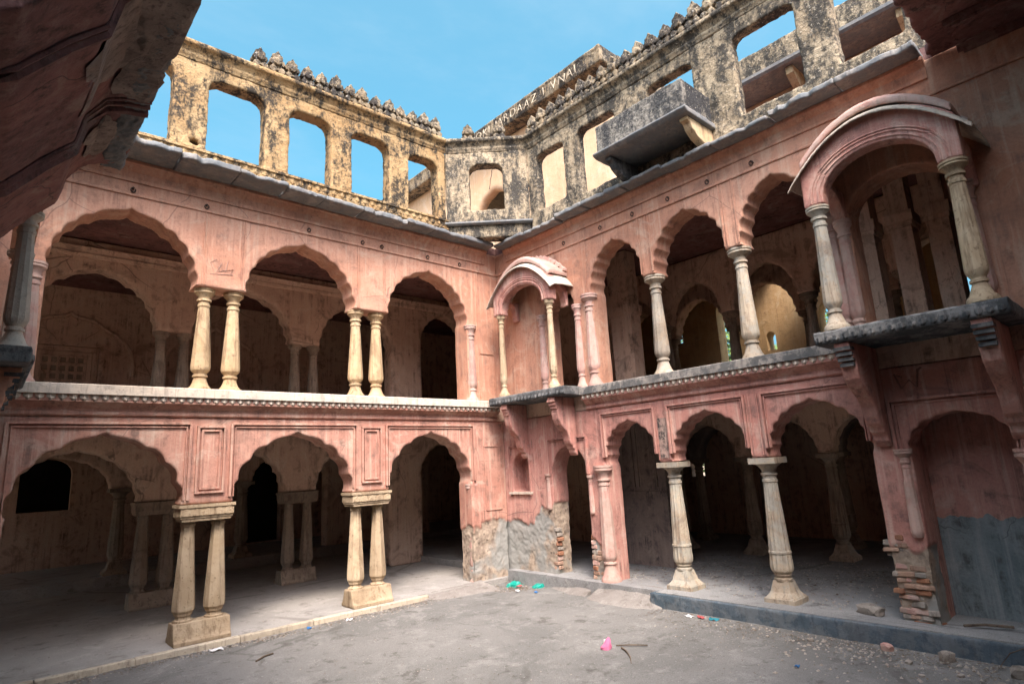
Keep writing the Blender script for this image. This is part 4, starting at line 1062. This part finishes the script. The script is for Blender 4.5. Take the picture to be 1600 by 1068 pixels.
def west_eave():
    t = thing('eave', 'dark crumbling coved eave overhead, close to the camera beside open sky', 'eave')
    P = [(-.1, 3.2), (.14, 3.22), (.30, 3.34), (.47, 3.56), (.60, 3.70), (.64, 3.90), (.74, 4.06), (.86, 4.11), (.99, 4.13), (1.0, 4.20), (.93, 4.26), (.9, 4.5), (.5, 4.9), (-.1, 5.0)]
    mb = MB(); rn = random.Random(4); ys = [2.55 + i * .05 for i in range(56)]; n = len(P)
    for k, y in enumerate(ys):
        for j, (w_, z_) in enumerate(P):
            e = .025 * noise.noise(Vector((y * 4, j * .2, 3))) + rn.uniform(-.008, .008) if 7 <= j <= 10 else .012 * noise.noise(Vector((y * 2.2, j, 7)))
            mb.v.append(FW(y + (.06 * noise.noise(Vector((j * .8, 2, 2))) if k > 50 else 0), z_ + e * .6, w_ + e))
    for k in range(len(ys) - 1):
        for j in range(n):
            q = (j + 1) % n; mb.f.append([k * n + j, k * n + q, (k + 1) * n + q, (k + 1) * n + j])
    mb.f.append(list(range(n))); mb.f.append([(len(ys) - 1) * n + j for j in range(n)])
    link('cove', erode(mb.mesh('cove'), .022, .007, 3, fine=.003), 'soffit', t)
    lip = MB().sweep([(.84, 4.095), (.96, 4.11), (.99, 4.13), (.995, 4.215), (.93, 4.27), (.84, 4.2)], 2.56, 5.31, FW).mesh('eave_lip'); link('eave_lip', erode(lip, .013, .018, 7, fine=.012), 'slab', t)
    for y, r in ((4.35, .035), (4.27, .02), (4.21, .012), (3.02, .028), (2.96, .014)):
        mb = MB(); mb.tube([FW(y, z_ - .004, w_ + .004) for w_, z_ in P[1:9]], r, 6); obj('bed_moulding', mb, 'soffit', t)
    for k, (y, j0, mt, sc) in enumerate(((3.5, 5.5, 'slab_under', .62), (3.9, 7.2, 'slab_under', .4), (3.3, 7.2, 'slab_under', .6), (4.75, 6.2, 'slab_under', .34))):
        pts = []
        for i in range(26):
            th = 2 * math.pi * i / 26; r_ = sc * (1 + .55 * noise.noise(Vector((math.cos(th) * 1.7, math.sin(th) * 1.7, k * 3.1))))
            pts.append((r_ * .8 * math.cos(th), r_ * .55 * math.sin(th)))
        def G(u, v, h, y=y, j0=j0):      # wrap the patch on the cove
            f = j0 + v * 4.5; f = max(1.0, min(8.99, f)); i = int(f); a = f - i
            w_ = P[i][0] * (1 - a) + P[i + 1][0] * a; z_ = P[i][1] * (1 - a) + P[i + 1][1] * a
            dx, dz = P[i + 1][0] - P[i][0], P[i + 1][1] - P[i][1]; L = math.hypot(dx, dz)
            return FW(y + u, z_ - dx / L * h, w_ + dz / L * h)
        mb = MB(); o = 0
        rings = [[(p[0] * q, p[1] * q) for p in pts] for q in (1, .8, .6, .4, .2)]
        for q, rg in enumerate(rings):
            for p in rg: mb.v.append(G(p[0], p[1], .012 if q == 0 else .022))
        for q in range(4):
            for i in range(26): j = (i + 1) % 26; mb.f.append([q * 26 + i, q * 26 + j, (q + 1) * 26 + j, (q + 1) * 26 + i])
        mb.f.append([4 * 26 + i for i in range(26)])
        link('bare_patch', mb.mesh('bare_patch'), mt, t)
west_eave()
deep_eave('dark plastered eave overhead meeting the balcony wall', FS, 4.55, 6.17, 1.38, 17, 3)

# ------------------------------------------------------------------ rubble, litter
def rock(name, label, loc, s, mat, seed, group=None, kindcat='stone'):
    bm = bmesh.new(); bmesh.ops.create_icosphere(bm, subdivisions=2, radius=1)
    rnd = random.Random(seed); off = Vector((seed * 3.1, seed, 0))
    for v in bm.verts:
        p = v.co.copy(); p = Vector([max(-.72, min(.72, x)) for x in p])
        v.co = Vector((p.x * s[0], p.y * s[1], p.z * s[2])) * (1 + .22 * noise.noise(p * 1.7 + off))
    me = bpy.data.meshes.new(name); bm.to_mesh(me); bm.free()
    o = link(name, me, mat, None, (loc[0], loc[1], loc[2] + s[2] * .62), (rnd.uniform(-.1, .1), rnd.uniform(-.1, .1), rnd.uniform(0, 3)))
    return tag(o, label, kindcat, group)
rock('stone_block', 'flat pale stone slab lying beside the eroded brick pier', (6.28, 2.22, .1), (.16, .09, .06), 'rubble', 3)
rock('stone_block', 'squarish brown stone against the slate plinth, left of the pier foot', (5.80, 1.97, -.06), (.06, .045, .045), 'pinkstone', 4)
rock('stone_block', 'pale angular stone leaning at the slate plinth below the alcove', (5.78, 1.55, -.06), (.07, .05, .06), 'rubble', 5)
rock('stone_block', 'large grey stone at the slate plinth near the picture edge', (5.68, 1.08, -.06), (.09, .07, .06), 'rubble', 6)
rnd = random.Random(5)
k = 0
for i, (x, y, s) in enumerate([(5.7, 2.55, .025), (5.62, 2.2, .022), (5.55, 1.75, .03), (5.45, 1.4, .026), (5.2, 1.3, .02), (5.3, 1.6, .022), (5.74, 3.1, .02), (5.6, 2.9, .016), (4.9, 1.75, .02), (5.0, 1.5, .024), (5.4, 1.15, .03), (5.1, 1.2, .025)]):
    rock('small_stone', 'small loose stone scattered on the court near the slate plinth', (x, y, -.06), (s * 1.3, s, s * .8), 'rubble', 20 + i, 'loose stones near the plinth')
def bag(label, loc, s, mat, seed):
    bm = bmesh.new(); bmesh.ops.create_icosphere(bm, subdivisions=4, radius=1); off = Vector((seed, seed * 2.3, 1))
    for v in bm.verts:
        p = v.co.copy(); r = 1 + .4 * noise.noise(p * 1.6 + off) + .25 * abs(noise.noise(p * 4 + off)) + .1 * noise.noise(p * 9 + off)
        v.co = Vector((p.x * s[0] * r, p.y * s[1] * r, max(-.15, p.z) * s[2] * r))
    me = bpy.data.meshes.new('plastic_bag'); bm.to_mesh(me); bm.free()
    return tag(link('plastic_bag', me, mat, None, loc), label, 'bag')
bag('crumpled green plastic bag in the corner hollow, the larger one', (5.93, 6.78, -.085), (.12, .10, .06), 'green_bag', 1)
bag('crumpled green plastic bag beside the door jamb, the smaller one', (6.02, 6.35, -.075), (.09, .08, .055), 'green_bag', 4)
# pink wrapper standing as a cone, and a twig
mb = MB(); o_ = 0
prof = [(0, .055), (.02, .052), (.05, .04), (.08, .022), (.10, .006)]
for z, r in prof:
    for i in range(10):
        a = 2 * math.pi * i / 10; rr = r * (1 + .35 * noise.noise(Vector((math.cos(a) * 2, math.sin(a) * 2, z * 30))))
        mb.v.append((rr * math.cos(a) - z * .35, rr * .8 * math.sin(a), z))
for k in range(4):
    for i in range(10): mb.f.append([k * 10 + i, k * 10 + (i + 1) % 10, (k + 1) * 10 + (i + 1) % 10, (k + 1) * 10 + i])
mb.f.append(list(range(40, 50)))
pw = obj('paper_cone', mb, 'pink_wrap', None, loc=(4.40, 3.82, -.052), rot=(0, 0, 2.4)); tag(pw, 'crushed pink cone wrapper standing on the court floor', 'wrapper'); pw.scale = (.9, .9, 1.0)
obj('inner_tab', MB().frust(.0, -.03, .03, .075, .014, .006, .010, .004), 'white_bit', pw)
def twig(label, pts, r):
    o = obj('twig', MB().tube(pts, r, 5), 'wood'); return tag(o, label, 'twig')
twig('thin forked twig lying beside the pink wrapper', [(4.50, 3.72, -.045), (4.44, 3.62, -.04), (4.34, 3.50, -.045), (4.22, 3.40, -.048)], [.009, .007, .005, .003])
twig('dark twig lying crosswise near the pink wrapper', [(4.52, 3.80, -.045), (4.60, 3.70, -.04), (4.70, 3.58, -.045)], .006)
twig('short dark stick on the court below the first paired columns', [(2.12, 6.12, -.045), (2.22, 6.2, -.04), (2.32, 6.24, -.045)], .009)
twig('bent dark branch on the floor before the blind alcove', [(6.2, 1.5, .125), (6.3, 1.38, .13), (6.36, 1.2, .125)], .012)
twig('thin wire loop by the plinth near the picture edge', [(5.86, 1.24, -.05), (5.84, 1.16, .06), (5.8, 1.06, .12), (5.76, .96, .1)], .004)
def scrap(label, loc, s, mat, seed):
    rnd = random.Random(seed); mb = MB(); n = 5
    for j in range(n):
        for i in range(n):
            mb.v.append(((i / 4 - .5) * s[0], (j / 4 - .5) * s[1], .5 * s[2] * (1 + noise.noise(Vector((i * .9, j * .9, seed))) * 1.6)))
    for j in range(n - 1):
        for i in range(n - 1): a = j * n + i; mb.f.append([a, a + 1, a + n + 1, a + n])
    me = mb.mesh('litter_scrap'); shade_smooth(me)
    o = link('litter_scrap', me, mat, None, loc, (0, 0, rnd.uniform(0, 3)))
    md = o.modifiers.new('s', 'SOLIDIFY'); md.thickness = .002
    return tag(o, label, 'litter')
for i, (lb_, x, y, s, mt) in enumerate((
    ('white plastic scrap at the slate plinth below the nearest grey column', 5.78, 3.83, .09, 'white_bit'), ('red scrap beside the white scrap at the slate plinth', 5.80, 3.70, .08, 'red_bit'),
    ('teal scrap beside the red scrap at the slate plinth', 5.82, 3.56, .10, 'teal_bit'), ('clear crumpled scrap at the stone edge below the first column pair', 1.98, 6.86, .12, 'white_bit'),
    ('blue scrap at the stone edge between the column pairs', 2.95, 6.88, .07, 'blue_bit'), ('pale scrap at the stone edge near the second column pair', 3.42, 6.85, .09, 'white_bit'),
    ('tiny blue scrap in the middle of the right-hand court', 4.95, 2.35, .035, 'blue_bit'), ('white bottle scrap before the green bags', 5.62, 6.36, .07, 'white_bit'),
    ('blue-white scrap before the door ramp', 5.7, 6.08, .06, 'blue_bit'), ('dark red scrap between the green bags', 5.85, 6.58, .1, 'red_bit'))):
    scrap(lb_, (x, y, -.055), (s, s * .7, .03), mt, 40 + i)
def chips():
    mb = MB(); rnd = random.Random(9)
    def chip(x, y, z, s):
        o = len(mb.v); a = rnd.uniform(0, 6)
        for k in range(4):
            t = a + k * 1.57 + rnd.uniform(-.3, .3); mb.v.append((x + s * math.cos(t), y + s * rnd.uniform(.5, 1) * math.sin(t), z))
        mb.v.append((x + rnd.uniform(-.3, .3) * s, y, z + s * rnd.uniform(.4, .9)))
        for k in range(4): mb.f.append([o + k, o + (k + 1) % 4, o + 4])
    for i in range(900):      # along the stone edge
        x = rnd.uniform(.4, 4.8); chip(x, 6.97 - abs(rnd.gauss(0, .1)), -.055, rnd.uniform(.004, .014))
    for i in range(700):      # along the slate plinth
        y = rnd.uniform(.8, 4.2); chip(5.9 - abs(rnd.gauss(0, .22)), y, -.055, rnd.uniform(.004, .016))
    for i in range(260):
        chip(rnd.gauss(5.75, .25), rnd.gauss(6.4, .35), -.07, rnd.uniform(.005, .02))
    for i in range(420): chip(rnd.uniform(1, 5.8), rnd.uniform(1.5, 6.8), -.055, rnd.uniform(.003, .010))
    for i in range(900): chip(rnd.uniform(6.3, 8.8), rnd.uniform(1.9, 5.2), .1, rnd.uniform(.005, .02))
    for i in range(170): chip(5.75 - abs(rnd.gauss(0, .35)), rnd.uniform(.9, 2.6), -.055, rnd.uniform(.010, .026))
    for i in range(60): chip(rnd.uniform(.2, 6), rnd.uniform(7.2, 9), .0, rnd.uniform(.004, .012))
    o = obj('gravel', mb, 'rubble'); tag(o, 'stone chips and grit swept against the platform edges', 'gravel', kind='stuff')
chips()
def flakes():
    mb = MB(); rnd = random.Random(12)
    def fl(x, y, z, s):
        o = len(mb.v); a = rnd.uniform(0, 6); ca, sa = math.cos(a), math.sin(a); b = rnd.uniform(.25, .6)
        for u, v, h in ((-1, 0, 0), (0, -b, .15), (1, 0, .3 * rnd.random()), (0, b, .1)):
            mb.v.append((x + s * (u * ca - v * sa), y + s * (u * sa + v * ca), z + .003 + s * h))
        mb.f.append([o, o + 1, o + 2, o + 3])
    for i in range(700): fl(rnd.uniform(.4, 4.9), 6.96 - abs(rnd.gauss(0, .09)), -.052, rnd.uniform(.006, .022))
    for i in range(900): fl(5.9 - abs(rnd.gauss(0, .3)), rnd.uniform(.8, 4.3), -.05, rnd.uniform(.005, .02))
    for i in range(500): fl(rnd.gauss(5.75, .22), rnd.gauss(6.45, .3), -.066, rnd.uniform(.008, .026))
    for i in range(500): fl(rnd.uniform(.8, 5.8), rnd.uniform(1.2, 6.8), -.05, rnd.uniform(.004, .014))
    for i in range(1500):
        k = rnd.choice(((7.6, 3.3, .5), (8.2, 4.6, .6), (7.2, 4.9, .5), (8.4, 2.6, .5))); fl(rnd.gauss(k[0], k[2]), rnd.gauss(k[1], k[2]), .102, rnd.uniform(.008, .03))
    for i in range(150): fl(rnd.uniform(.2, 5.8), rnd.uniform(7.2, 9), .002, rnd.uniform(.005, .016))
    o = obj('leaf_litter', mb, 'wood'); tag(o, 'dark dry flakes and leaf litter blown into corners', 'litter', kind='stuff')
flakes()

# ------------------------------------------------------------------ trees outside the rear windows
def tree(label, x, y, h, seed):
    rnd = random.Random(seed); t = thing('tree', label, 'tree', loc=(x, y, -.9))
    tr = MB().tube([(0, 0, 0), (.08, .05, h * .3), (-.05, .1, h * .6), (0, 0, h * .8)], [.2, .16, .1, .04], 8)
    for i in range(7):
        a = rnd.uniform(0, 6.3); z = h * rnd.uniform(.35, .7); tr.tube([(0, 0, z), (.6 * math.cos(a), .6 * math.sin(a), z + .5), (1.4 * math.cos(a), 1.4 * math.sin(a), z + .9)], [.06, .04, .015], 5)
    obj('trunk', tr, 'wood', t)
    mb = MB(); cl = [(rnd.uniform(-1.4, 1.4), rnd.uniform(-1.4, 1.4), h * rnd.uniform(.35, 1), rnd.uniform(.5, .9)) for i in range(16)]
    for i in range(3500):
        c = rnd.choice(cl); d = Vector((rnd.gauss(0, 1), rnd.gauss(0, 1), rnd.gauss(0, 1))).normalized() * c[3] * rnd.uniform(.5, 1)
        p = Vector(c[:3]) + d; a = Vector((rnd.gauss(0, 1), rnd.gauss(0, 1), rnd.gauss(0, 1))).normalized(); b = a.orthogonal().normalized(); s = rnd.uniform(.05, .11)
        o = len(mb.v); mb.v += [tuple(p - a * s), tuple(p + b * s * .5), tuple(p + a * s), tuple(p - b * s * .5)]; mb.f.append([o, o + 1, o + 2, o + 3])
    obj('crown', mb, 'leaf', t)
tree('leafy tree glimpsed through the small rear windows', 14.2, 8.2, 5.2, 1)
tree('leafy tree glimpsed through the tall rear window slit', 14.5, 6.0, 5.8, 2)
